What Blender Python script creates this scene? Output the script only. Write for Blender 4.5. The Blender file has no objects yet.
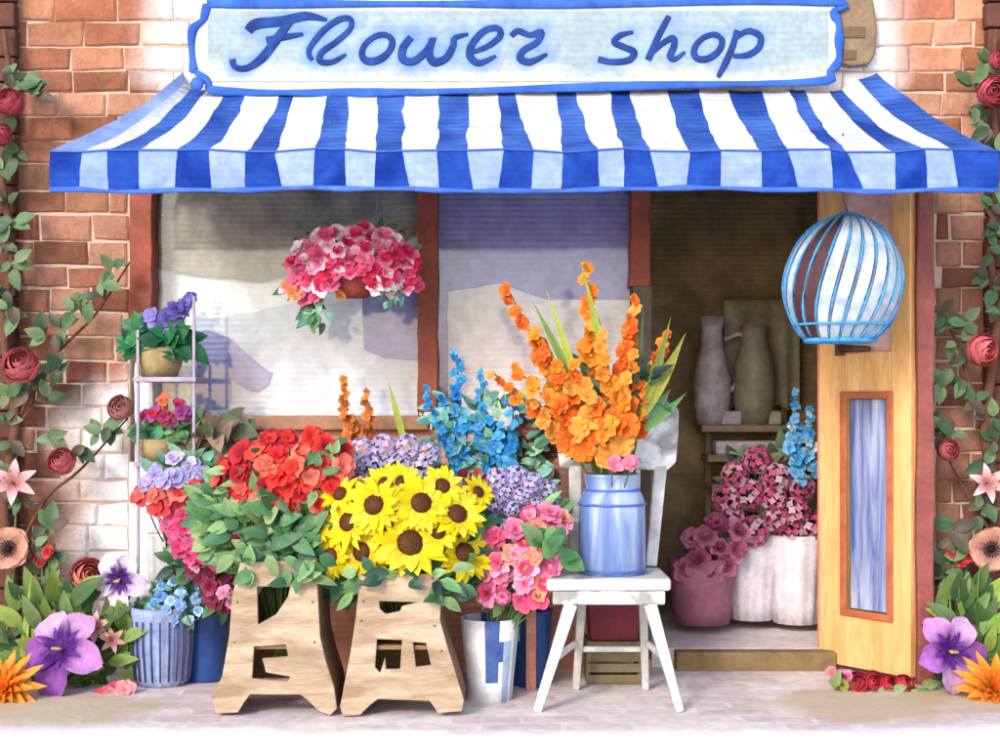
import bpy, bmesh, math, random
from mathutils import Vector, Matrix, Quaternion, noise
PI = math.pi
C = bpy.context.scene.collection
F, CZ, CY, HX, HY = 1380.0, 1.17, -6.0, 500.0, 400.0
def W(px, py, y):
    d = y - CY
    return Vector(((px-HX)/F*d, y, CZ+(HY-py)/F*d))
def S(y): return (y-CY)/F
def GX(px, y): return (px-HX)/F*(y-CY)
def lin(c):
    out = []
    for v in c[:3]:
        v = v/255.0
        out.append(v/12.92 if v <= .04045 else ((v+.055)/1.055)**2.4)
    return out
ALB = 0.86
# ------------------------------------------------------------------ materials
MATS = {}
def mat(name, rgb=None, rgb2=None, scale=4, amt=.6, rough=.7, bump=.15, bscale=40, rib=0, attr=False, transl=0, spec=.3, stretch=None, sharp=.18):
    if name in MATS: return MATS[name]
    m = bpy.data.materials.new(name); m.use_nodes = True
    nt = m.node_tree; N = nt.nodes; L = nt.links
    b = N['Principled BSDF']; out = N['Material Output']
    b.inputs['Roughness'].default_value = rough
    b.inputs['Specular IOR Level'].default_value = spec
    tc = N.new('ShaderNodeTexCoord'); vec = tc.outputs['Object']
    if stretch:
        vm = N.new('ShaderNodeVectorMath'); vm.operation = 'MULTIPLY'; vm.inputs[1].default_value = stretch; L.new(vec, vm.inputs[0]); vec = vm.outputs[0]
    def nz(sc, det=4, dist=0):
        n = N.new('ShaderNodeTexNoise'); n.inputs['Scale'].default_value = sc; n.inputs['Detail'].default_value = det
        n.inputs['Distortion'].default_value = dist; L.new(vec, n.inputs['Vector']); return n
    def rng(o, a, c, x=0, y=1):
        r = N.new('ShaderNodeMapRange'); r.inputs[1].default_value = a; r.inputs[2].default_value = c
        r.inputs[3].default_value = x; r.inputs[4].default_value = y; L.new(o, r.inputs[0]); return r.outputs[0]
    def mix(f, a, c, typ='MIX'):
        x = N.new('ShaderNodeMix'); x.data_type = 'RGBA'; x.blend_type = typ
        for s, v in ((0, f), (6, a), (7, c)):
            if hasattr(v, 'links'): L.new(v, x.inputs[s])
            else: x.inputs[s].default_value = v
        return x.outputs[2]
    if attr:
        a = N.new('ShaderNodeAttribute'); a.attribute_name = 'Col'; base = a.outputs['Color']
    else:
        base = tuple(v*ALB for v in lin(rgb)) + (1,)
    n1 = nz(scale, 5, .6)
    if rgb2 is not None:
        c2 = tuple(v*ALB for v in lin(rgb2)) + (1,)
        base = mix(rng(n1.outputs[0], .5-sharp, .5+sharp, 0, amt), base, c2)
    # pigment granulation: fine mottling plus slow drift
    n2 = nz(scale*7, 6)
    base = mix(1.0, base, mix(rng(n2.outputs[0], .3, .7), (.86, .86, .87, 1), (1.08, 1.07, 1.06, 1)), 'MULTIPLY')
    n4 = nz(scale*1.7, 3, 1.0)
    base = mix(1.0, base, mix(rng(n4.outputs[0], .35, .65), (.88, .88, .9, 1), (1.06, 1.06, 1.05, 1)), 'MULTIPLY')
    L.new(base, b.inputs['Base Color'])
    nb = nz(bscale, 6)
    h = nb.outputs[0]
    if rib:
        w = N.new('ShaderNodeTexWave'); w.wave_type = 'BANDS'; w.bands_direction = 'Z'
        w.inputs['Scale'].default_value = rib; w.inputs['Distortion'].default_value = .6; w.inputs['Detail'].default_value = 1
        L.new(tc.outputs['Object'], w.inputs['Vector'])
        ad = N.new('ShaderNodeMath'); ad.operation = 'MULTIPLY_ADD'; ad.inputs[1].default_value = .9
        L.new(w.outputs[0], ad.inputs[0]); L.new(h, ad.inputs[2]); h = ad.outputs[0]
    bp = N.new('ShaderNodeBump'); bp.inputs['Strength'].default_value = bump; bp.inputs['Distance'].default_value = .01
    L.new(h, bp.inputs['Height']); L.new(bp.outputs[0], b.inputs['Normal'])
    if transl:
        t = N.new('ShaderNodeBsdfTranslucent'); ms = N.new('ShaderNodeMixShader'); ms.inputs[0].default_value = transl
        L.new(base, t.inputs[0]); L.new(b.outputs[0], ms.inputs[1]); L.new(t.outputs[0], ms.inputs[2]); L.new(ms.outputs[0], out.inputs[0])
    MATS[name] = m; return m
def glass(name, tint, gl=.12):
    if name in MATS: return MATS[name]
    m = bpy.data.materials.new(name); m.use_nodes = True
    N = m.node_tree.nodes; L = m.node_tree.links; N.remove(N['Principled BSDF'])
    t = N.new('ShaderNodeBsdfTransparent'); t.inputs[0].default_value = tuple(tint)+(1,)
    g = N.new('ShaderNodeBsdfGlossy'); g.inputs['Roughness'].default_value = .06
    f = N.new('ShaderNodeFresnel'); f.inputs[0].default_value = 1.4
    s = N.new('ShaderNodeMixShader'); L.new(f.outputs[0], s.inputs[0]); L.new(t.outputs[0], s.inputs[1]); L.new(g.outputs[0], s.inputs[2])
    L.new(s.outputs[0], N['Material Output'].inputs[0]); MATS[name] = m; return m
PETAL = mat('petal', attr=True, scale=9, rough=.6, bump=.12, transl=.25, spec=.2)
LEAF = mat('leaf', attr=True, scale=12, rough=.5, bump=.2, transl=.18, spec=.35)
STEM = mat('stem_green', (105, 130, 70), (70, 95, 50), 8)
# ------------------------------------------------------------------ mesh builder
class MB:
    def __init__(s): s.v = []; s.f = []; s.c = []; s.m = []
    def add(s, vs, fs, col=(1, 1, 1), mi=0):
        o = len(s.v); s.v += [Vector(v) for v in vs]
        if col and isinstance(col[0], (list, tuple)): s.c += [tuple(k) for k in col]
        else: s.c += [tuple(col)]*len(vs)
        s.f += [tuple(o+i for i in f) for f in fs]
        s.m += [mi]*len(fs)
    def box(s, a, b, mi=0, col=(1, 1, 1)):
        x0, y0, z0 = a; x1, y1, z1 = b
        s.add([(x0,y0,z0),(x1,y0,z0),(x1,y1,z0),(x0,y1,z0),(x0,y0,z1),(x1,y0,z1),(x1,y1,z1),(x0,y1,z1)],
              [(0,3,2,1),(4,5,6,7),(0,1,5,4),(1,2,6,5),(2,3,7,6),(3,0,4,7)], col, mi)
    def hexa(s, p, mi=0, col=(1,1,1)):   # 8 points like box
        s.add(p, [(0,3,2,1),(4,5,6,7),(0,1,5,4),(1,2,6,5),(2,3,7,6),(3,0,4,7)], col, mi)
    def beam(s, a, b, w, d, w2=None, d2=None, mi=0):   # rectangular bar, width in x, depth in y
        a = Vector(a); b = Vector(b); w2 = w2 or w; d2 = d2 or d
        ax = (b-a).normalized(); u = Vector((1,0,0)); u = (u-ax*u.dot(ax)).normalized() if abs(ax.x) < .9 else Vector((0,0,1))
        v = ax.cross(u)
        P = []
        for q, ww, dd in ((a, w, d), (b, w2, d2)):
            for sx, sy in ((-1,-1),(1,-1),(1,1),(-1,1)): P.append(q+u*sx*ww/2+v*sy*dd/2)
        s.hexa(P, mi)
    def prism(s, pts, y0, y1, mi=0, col=(1,1,1)):    # pts in x,z
        n = len(pts)
        s.add([(p[0], y0, p[1]) for p in pts]+[(p[0], y1, p[1]) for p in pts],
              [tuple(range(n)), tuple(range(2*n-1, n-1, -1))]+[((i+1) % n, i, n+i, n+(i+1) % n) for i in range(n)], col, mi)
    def tube(s, pts, r, n=8, col=(1,1,1), mi=0, flat=1.0):
        pts = [Vector(p) for p in pts]; k = len(pts)
        rs = r if isinstance(r, (list, tuple)) else [r]*k
        prev = None; V = []
        for i, p in enumerate(pts):
            t = (pts[min(i+1, k-1)]-pts[max(i-1, 0)])
            if t.length < 1e-9: t = Vector((0,0,1))
            t.normalize()
            if prev is None:
                u = t.orthogonal().normalized()
            else: u = (prev-t*prev.dot(t)).normalized()
            prev = u; w = t.cross(u)
            for j in range(n):
                a = 2*PI*j/n; o = (u*math.cos(a)+w*math.sin(a))*rs[i]
                if flat != 1: o.y *= flat
                V.append(p+o)
        Fs = [(i*n+j, i*n+(j+1) % n, (i+1)*n+(j+1) % n, (i+1)*n+j) for i in range(k-1) for j in range(n)]
        Fs += [tuple(range(n-1, -1, -1)), tuple(range((k-1)*n, k*n))]
        s.add(V, Fs, col, mi)
    def lathe(s, c, prof, n=28, rf=None, mi=0, col=(1,1,1)):   # prof: (r,z) ; closed ends if r==0
        c = Vector(c); V = []; k = len(prof)
        for r, z in prof:
            for j in range(n):
                a = 2*PI*j/n; q = rf(a, z) if rf else 1
                V.append(c+Vector((math.cos(a)*r*q, math.sin(a)*r*q, z)))
        s.add(V, [(i*n+j, i*n+(j+1) % n, (i+1)*n+(j+1) % n, (i+1)*n+j) for i in range(k-1) for j in range(n)], col, mi)
    def build(s, name, ms, parent=None, smooth=False, bevel=0, seg=2):
        off = Vector()
        p = parent
        while p: off += p.location; p = p.parent
        me = bpy.data.meshes.new(name)
        me.from_pydata([v-off for v in s.v], [], s.f)
        me.polygons.foreach_set('material_index', s.m)
        if not isinstance(ms, (list, tuple)): ms = [ms]
        for m in ms: me.materials.append(m)
        at = me.color_attributes.new('Col', 'FLOAT_COLOR', 'POINT')
        flat = []
        for c in s.c: flat += [c[0], c[1], c[2], 1]
        at.data.foreach_set('color', flat)
        bm = bmesh.new(); bm.from_mesh(me)
        if bevel:
            bmesh.ops.remove_doubles(bm, verts=bm.verts, dist=1e-5)
            ed = [e for e in bm.edges if len(e.link_faces) == 2 and e.calc_face_angle(0) > .5]
            bmesh.ops.bevel(bm, geom=ed, offset=bevel, segments=seg, profile=.5, affect='EDGES', clamp_overlap=True)
        if not getattr(s, 'openmesh', False): bmesh.ops.recalc_face_normals(bm, faces=bm.faces)
        bm.to_mesh(me); bm.free()
        if smooth: me.polygons.foreach_set('use_smooth', [True]*len(me.polygons))
        me.update()
        o = bpy.data.objects.new(name, me); C.objects.link(o)
        if parent: o.parent = parent
        return o
def thing(name, label, cat, loc=(0,0,0), group=None):
    o = bpy.data.objects.new(name, None); C.objects.link(o); o.location = loc; o.empty_display_size = .1
    o['label'] = label; o['category'] = cat
    if group: o['group'] = group
    return o
def tag(o, label, cat, group=None):
    o['label'] = label; o['category'] = cat
    if group: o['group'] = group
    return o
def struct(o): o['kind'] = 'structure'; return o
def smooth_path(P, k=6):
    P = [Vector(p) for p in P]; out = []
    for i in range(len(P)-1):
        a, b, c, d = P[max(i-1,0)], P[i], P[i+1], P[min(i+2,len(P)-1)]
        for j in range(k):
            t = j/k
            out.append(.5*((2*b)+(c-a)*t+(2*a-5*b+4*c-d)*t*t+(3*b-a-3*c+d)*t**3))
    out.append(P[-1]); return out
# ------------------------------------------------------------------ flowers
def jit(c, r, a=.12):
    k = 1+r.uniform(-a, a); return tuple(max(0, min(1, v*k*(1+r.uniform(-a*.4, a*.4)))) for v in c)
def LC(*cs): return [tuple(v*ALB for v in lin(c)) for c in cs]
def frame(p, d, spin=0):
    q = Vector(d).normalized().to_track_quat('Z', 'Y')
    return Matrix.Translation(Vector(p)) @ q.to_matrix().to_4x4() @ Matrix.Rotation(spin, 4, 'Z')
def petal(mb, M, ang, L, Wd, lift=.3, curl=0, cup=.3, c0=(1,1,1), c1=(1,1,1), point=False, r0=0, nu=4, nv=2, ruf=0, rnd=None, z0=0, thr=0):
    V = []; cols = []; Fs = []
    ca, sa = math.cos(ang), math.sin(ang)
    for i in range(nu+1):
        t = i/nu
        if point: w = Wd*.5*(math.sin(PI*min(1, .12+t*.88)**.75)**.8 if t < 1 else .02)
        else: w = Wd*.5*(.3+.7*math.sin(PI/2*min(1, t/.62)))*(1 if t < .7 else math.sqrt(max(.03, 1-((t-.7)/.32)**2)))
        r = r0+L*t*math.cos(lift*.6)
        z = z0+L*(lift*t+curl*t*t)
        for j in range(nv+1):
            sgn = j/nv*2-1
            zz = z+cup*w*sgn*sgn
            if ruf and rnd: zz += rnd.uniform(-ruf, ruf)*L*t
            x = r-(.06*L*sgn*sgn if not point else 0); y = sgn*w
            V.append(M @ Vector((x*ca-y*sa, x*sa+y*ca, zz)))
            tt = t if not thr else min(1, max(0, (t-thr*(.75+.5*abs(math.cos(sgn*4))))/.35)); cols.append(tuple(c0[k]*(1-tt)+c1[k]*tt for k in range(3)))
    for i in range(nu):
        for j in range(nv):
            a = i*(nv+1)+j; Fs.append((a, a+1, a+nv+2, a+nv+1))
    mb.add(V, Fs, cols)
def dome(mb, M, r, h, col, n=10, k=3, z0=0):
    V = []; cs = []
    for i in range(k+1):
        a = PI/2*i/k
        for j in range(n):
            b = 2*PI*j/n; V.append(M @ Vector((r*math.cos(a)*math.cos(b), r*math.cos(a)*math.sin(b), z0+h*math.sin(a)))); cs.append(col)
    mb.add(V, [(i*n+j, i*n+(j+1)%n, (i+1)*n+(j+1)%n, (i+1)*n+j) for i in range(k) for j in range(n)], cs)
def dark(c, k): return tuple(v*k for v in c)
def lerp(a, b, t): return tuple(a[i]*(1-t)+b[i]*t for i in range(3))
def h_bloom(mb, M, R, pal, r, n=6, layers=2):          # loose double flower
    for l in range(layers):
        q = 1-.38*l; c = jit(r.choice(pal), r)
        for i in range(n):
            c1 = jit(c, r, .2); r_ = r.uniform(1,1.3); a = 2*PI*(i+.5*l)/n+r.uniform(-.2, .2)
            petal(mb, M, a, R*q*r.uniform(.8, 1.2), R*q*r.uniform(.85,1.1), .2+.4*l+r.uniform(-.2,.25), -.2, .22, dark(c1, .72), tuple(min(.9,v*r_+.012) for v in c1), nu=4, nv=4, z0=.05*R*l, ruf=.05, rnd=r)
def h_carn(mb, M, R, pal, r): h_bloom(mb, M, R, pal, r, 7, 3)
def h_rose(mb, M, R, pal, r):
    c = r.choice(pal)
    for l, (rr, phi, n) in enumerate(((1, 1.95, 5), (.96, 2.15, 5), (.88, 2.35, 4), (.72, 2.4, 4), (.5, 2.45, 3), (.28, 2.55, 3))):
        if l == 1: M = M @ Matrix.Rotation(.12, 4, 'X')
        if l == 3: M = M @ Matrix.Rotation(-.2, 4, 'Y')
        for i in range(n):
            a = 2*PI*(i+.37*l)/n+r.uniform(-.15, .15); V = []; cs = []; cc = jit(c, r, .16)
            hw = PI/n*r.uniform(1.15,1.45); pw_ = r.uniform(-.06,.06)
            for u in range(6):
                t = u/5
                for v in range(5):
                    s = v/4*2-1; ph = phi*t*(1-.14*s*s)+.05; b = a+s*hw
                    q = R*rr*(1+.10*max(0, t-.8)*5+pw_*t)
                    V.append(M @ Vector((q*math.sin(ph)*math.cos(b), q*math.sin(ph)*math.sin(b), q*.85*(-math.cos(ph))+R*.1*l)))
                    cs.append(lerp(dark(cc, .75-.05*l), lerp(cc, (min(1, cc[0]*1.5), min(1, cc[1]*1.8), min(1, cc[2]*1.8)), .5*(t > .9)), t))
            mb.add(V, [(u*5+v, u*5+v+1, u*5+v+6, u*5+v+5) for u in range(5) for v in range(4)], cs)
def h_ball(mb, M, R, pal, r, n=34, fl=.27):            # head of small four petal florets
    for k in range(n):
        z = 1-1.45*(k+.5)/n; a = k*2.39996; q = math.sqrt(max(0, 1-z*z))
        d = Vector((q*math.cos(a), q*math.sin(a), z)); c = jit(r.choice(pal), r, .15)
        Mf = M @ frame(d*R*.85, d, r.uniform(0, 3))
        for i in range(4): petal(mb, Mf, i*PI/2, R*fl, R*fl*.95, .15, 0, .15, dark(c, .9), c, nu=2, nv=2)
def h_sun(mb, M, R, pal, r):
    off = r.uniform(0,1)
    for l in range(2):
        n = r.choice((11,12,13))
        for i in range(n):
            c = jit(r.choice(pal), r, .1)
            petal(mb, M, 2*PI*(i+.5*l)/n+r.uniform(-.08, .08), R*(.74-.07*l)*r.uniform(.78, 1.18), R*r.uniform(.32,.44), .08+.2*l+r.uniform(-.12,.15), -.1+r.uniform(-.25,.15), .25, dark(c, .85), c, point=True, r0=R*.3, nu=4)
def h_simple(mb, M, R, pal, r, n=5, core=(.7,.5,.05), ruf=.04, lift=.2, wd=.95):
    c = r.choice(pal)
    for i in range(n):
        c1 = jit(c, r, .1); petal(mb, M, 2*PI*i/n, R, R*wd, lift, -.1, .2, dark(c1, .7), c1, nu=4, nv=4, ruf=ruf, rnd=r)
    dome(mb, M, R*.2, R*.12, core)
def h_poppy(mb, M, R, pal, r):
    c = r.choice(pal)
    for l in range(2):
        for i in range(4):
            c1 = jit(c, r, .06); petal(mb, M, PI/2*i+l*.78, R*(1-.08*l), R*1.15, .18+.12*l, .02, .18, (.10,.02,.02), c1, nu=7, nv=6, ruf=.03, rnd=r)
    dome(mb, M, R*.17, R*.16, (.012,.010,.012), z0=R*.03)
    for i in range(16):
        a = 2*PI*i/16; p = M @ Vector((math.cos(a)*R*.36, math.sin(a)*R*.36, R*.2)); mb.tube([M @ Vector((0,0,R*.05)), p], [R*.012, R*.03], 4, (.015,.01,.012))
def h_lily(mb, M, R, pal, r):
    c = r.choice(pal)
    for i in range(6):
        c1 = jit(c, r, .05); petal(mb, M, PI/3*i, R*1.05, R*.42, .75, -.5, .35, LC((205,110,130))[0], c1, point=True, nu=7, nv=2)
    for i in range(5):
        a = 2*PI*i/5+.3; p = M @ Vector((math.cos(a)*R*.3, math.sin(a)*R*.3, R*.75)); mb.tube([M @ Vector((0,0,0)), p], R*.018, 4, (.6,.5,.1))
        dome(mb, frame(p, (0,-1,.3)), R*.06, R*.06, (.55,.2,.03), 6, 2)
def h_orchid(mb, M, R, pal, r):                        # large ruffled petunia-like flower with a dark throat
    throat = LC((80,30,120))[0]
    for i in range(5):
        c1 = jit(r.choice(pal), r, .12); aa = PI/2+PI/5+2*PI*i/5+r.uniform(-.08,.08); LL = R*(1.12 if i in (2,3) else r.uniform(.9,1.0)); lf = .55+r.uniform(-.1,.1)
        petal(mb, M, aa, LL, R*r.uniform(.68,.8), lf, -.55, .38, throat, c1, nu=14, nv=10, ruf=.035, rnd=r, thr=.26)
        petal(mb, M, aa, LL*.62, R*.14, lf+.04, -.5, -.1, LC((60,20,95))[0], LC((120,50,160))[0], point=True, nu=6, nv=2, z0=R*.05)
    for k in range(4): mb.tube([M @ Vector((0,0,0)), M @ Vector((R*.05*(k-1.5), -R*.06, R*.34))], [R*.02, R*.03], 5, (.55,.42,.12))
def h_dahlia(mb, M, R, pal, r):
    for l in range(5):
        n = 13-l; q = 1-.17*l
        for i in range(n):
            c = jit(pal[min(l//2, len(pal)-1)], r, .12)
            petal(mb, M, 2*PI*(i+.5*l)/n+r.uniform(-.06,.06), R*q, R*.3*q+.01*R, .12+.24*l, -.1*(l < 2), .5, dark(c,.8), lerp(c, LC((255,205,60))[0], .35), point=True, nu=5, z0=R*.03*l)
def h_bud(mb, M, R, pal, r):
    c = jit(r.choice(pal), r)
    for i in range(4): petal(mb, M, i*PI/2, R, R*.9, .9, -.2, .7, dark(c,.8), c, nu=3)
KIND = dict(bloom=h_bloom, carnation=h_carn, rose=h_rose, hydrangea=h_ball, sunflower=h_sun, blossom=h_simple, poppy=h_poppy, lily=h_lily, petunia=h_orchid, dahlia=h_dahlia, bud=h_bud)
def leaf(mb, p, d, nrm, L, Wd, col, bend=.3, nu=5):
    p = Vector(p); d = Vector(d).normalized(); nrm = Vector(nrm); s = d.cross(nrm)
    if s.length < .05: s = d.orthogonal()
    s.normalize(); n = s.cross(d); V = []; cs = []
    for i in range(nu+1):
        t = i/nu; w = Wd*.5*(math.sin(PI*t**.8)**.85 if 0 < t < 1 else .02)
        q = p+d*L*t-n*bend*L*t*t
        for k in (-1, 0, 1):
            V.append(q+s*w*k+n*abs(k)*w*.35); cs.append(dark(col, .82) if k == 0 else col)
    mb.add(V, [(i*3+j, i*3+j+1, i*3+j+4, i*3+j+3) for i in range(nu) for j in range(2)], cs)
def inpoly(x, y, P):
    c = False; j = len(P)-1
    for i in range(len(P)):
        if (P[i][1] > y) != (P[j][1] > y) and x < (P[j][0]-P[i][0])*(y-P[i][1])/(P[j][1]-P[i][1])+P[i][0]: c = not c
        j = i
    return c
def scatter(P, mind, r, nmax=100):
    x0, x1 = min(p[0] for p in P), max(p[0] for p in P); y0, y1 = min(p[1] for p in P), max(p[1] for p in P)
    out = []
    for _ in range(6000):
        x, y = r.uniform(x0, x1), r.uniform(y0, y1)
        if inpoly(x, y, P) and all((x-a)**2+(y-b)**2 > mind**2 for a, b in out):
            out.append((x, y))
            if len(out) >= nmax: break
    return out
def centre(P): return (sum(p[0] for p in P)/len(P), sum(p[1] for p in P)/len(P))
def bulge(x, y, P):
    cx, cy = centre(P); hx = (max(p[0] for p in P)-min(p[0] for p in P))/2+1; hy = (max(p[1] for p in P)-min(p[1] for p in P))/2+1
    return max(0, 1-((x-cx)/hx)**2*.8-((y-cy)/hy)**2*.5)
def leaves(root, P, y0, pal, n, Lp, seed, bg=.06, wr=.55, name='leaves', up=.2):
    r = random.Random(seed); mb = MB(); mb.openmesh = True; cx, cy = centre(P)
    for i, (x, y) in enumerate(scatter(P, Lp*.12, r, n)):
        yy = y0-bg*bulge(x, y, P)*r.uniform(.2, 1)+r.uniform(0, .03); p = W(x, y, yy)
        d = Vector(((x-cx)*.02+r.uniform(-1,1), r.uniform(-.7,.1), r.uniform(-.8,.8)+up-(y-cy)*.01))
        leaf(mb, p, d, (r.uniform(-.5,.5), -1, r.uniform(.1,.8)), Lp*S(yy)*r.uniform(.7,1.25), Lp*wr*S(yy)*r.uniform(.8,1.2), jit(r.choice(pal), r, .2), r.uniform(.1,.5))
    return mb.build(name, LEAF, root, smooth=True)
def heads(root, kind, pts, y0, size, pal, seed, base=None, P=None, bg=.06, name=None, up=.35, front=1.0, sr=.003, centre_pal=None):
    """one mesh per flower head; stems reach down to base (px,py,y)"""
    r = random.Random(seed); st = MB()
    if P is None: P = [(min(p[0] for p in pts)-1, min(p[1] for p in pts)-1), (max(p[0] for p in pts)+1, min(p[1] for p in pts)-1), (max(p[0] for p in pts)+1, max(p[1] for p in pts)+1), (min(p[0] for p in pts)-1, max(p[1] for p in pts)+1)]
    cx, cy = centre(P); out = []
    for q in pts:
        x, y = q[0], q[1]; sz = (q[2] if len(q) > 2 else size*r.uniform(.85, 1.15))/2
        yy = y0-bg*bulge(x, y, P)+r.uniform(-.015,.015); p = W(x, y, yy)
        d = Vector(((x-cx)*.008+r.uniform(-.25,.25), -front, up+r.uniform(-.2,.3)-(y-cy)*.006))
        mb = MB(); mb.openmesh = True
        M = frame(p, d, r.uniform(0, 6) if kind not in ('petunia',) else 0)
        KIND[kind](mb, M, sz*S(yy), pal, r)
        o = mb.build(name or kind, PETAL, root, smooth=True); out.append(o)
        if kind == 'sunflower':
            cb = MB(); cb.openmesh = True; R = sz*S(yy)
            dome(cb, M, R*.36, R*.2, LC((95,55,25))[0], 16, 4, z0=R*.02)
            for k in range(40):
                a = k*2.4; q2 = R*.34*math.sqrt(k/40); dome(cb, M @ Matrix.Translation((q2*math.cos(a), q2*math.sin(a), R*.2*math.sqrt(max(0,1-(q2/(R*.36))**2)))), R*.03, R*.05, LC(r.choice([(60,35,20),(125,75,30),(80,45,20)]))[0], 5, 1)
            cb.build('seed_disc', PETAL, o, smooth=True)
        if base:
            b = W(*base); st.tube(smooth_path([p-d.normalized()*.0, p-d.normalized()*sz*S(yy)*.9+Vector((0,0,-.03)), lerpv(p, b, .6)+Vector((0,.03,0)), b+Vector((r.uniform(-.03,.03), r.uniform(-.03,.03), 0))], 3), sr, 5)
    if base: st.build('stems', STEM, root, smooth=True)
    return out
def lerpv(a, b, t): return a*(1-t)+b*t
def spike(root, a, b, y, pal, size, n, seed, name='flower_spike', tip=.35, kind='bloom', wob=5, base=None, npet=5):
    """flower spike between two pixel points, a = bottom, b = tip"""
    r = random.Random(seed); mb = MB(); mb.openmesh = True
    for i in range(n):
        t = i/(n-1); k = 1-(1-tip)*t; x = a[0]*(1-t)+b[0]*t+r.uniform(-wob, wob)*k; z = a[1]*(1-t)+b[1]*t
        yy = y+r.uniform(-.04,.02)*k; side = (-1)**i
        M = frame(W(x, z, yy), (side*.6+r.uniform(-.4,.4), -1, .35+r.uniform(-.2,.4)), r.uniform(0,6)); R = size*S(yy)*k*r.uniform(.85,1.15)/2
        if kind == 'glad':
            c = r.choice(pal)
            for l in range(2):
                for q in range(3):
                    c1 = jit(c, r, .12); petal(mb, M, 2*PI*q/3+l*PI/3, R, R*1.0, .55-.12*l, -.35, .35, dark(c1,.85), lerp(c1, LC((255,190,80))[0], r.uniform(0,.35)), nu=5, nv=4, ruf=.05, rnd=r)
            for q in range(3): mb.tube([M @ Vector((0,0,0)), M @ Vector((R*.06*(q-1), 0, R*.5))], R*.03, 4, (.7,.45,.1))
        else: h_bloom(mb, M, R, pal, r, npet, 1)
    o = mb.build(name, PETAL, root, smooth=True)
    s = MB(); pa = [W(b[0], b[1]-4, y+.02), W((a[0]+b[0])/2, (a[1]+b[1])/2, y+.02), W(a[0], a[1], y+.02)]
    if base: pa.append(W(*base))
    s.tube(smooth_path(pa, 5), .004, 6); s.build('stem', STEM, root, smooth=True); return o
def blade(mb, a, b, y, w, col, bend=0, y2=None):
    A, B = W(a[0], a[1], y), W(b[0], b[1], y if y2 is None else y2)
    d = B-A; L = d.length; V = []; cs = []
    side = d.cross(Vector((0,1,0))).normalized()
    for i in range(9):
        t = i/8; ww = w*S(y)*.5*(.55+.45*math.sin(PI*min(1,t*1.2)))*(1 if t < .55 else max(.03, 1-((t-.55)/.45)**1.6))
        q = A+d*t+side*bend*L*t*t
        for k in (-1,0,1): V.append(q+side*ww*k+Vector((0, .25*ww*abs(k)*-1, 0))); cs.append(dark(col,.8) if k == 0 else col)
    mb.add(V, [(i*3+j, i*3+j+1, i*3+j+4, i*3+j+3) for i in range(8) for j in range(2)], cs)
GREEN = LC((90,140,85),(60,108,68),(140,172,110),(108,155,98),(72,122,78))
DEEP = LC((40,85,60),(55,100,60),(30,65,50),(80,120,70))
FRESH = LC((110,140,60),(150,175,80),(75,110,50),(60,95,50),(125,150,90))
MINT = LC((140,190,160),(170,205,170),(110,165,140))
# ================================================================== SETTING
g = MB(); g.box((-40,-40,-.3), (40,40,0)); 
struct(g.build('ground', mat('pale_ground', (252,248,246), (248,244,242), .8, .5, .9, .1)))
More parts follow.
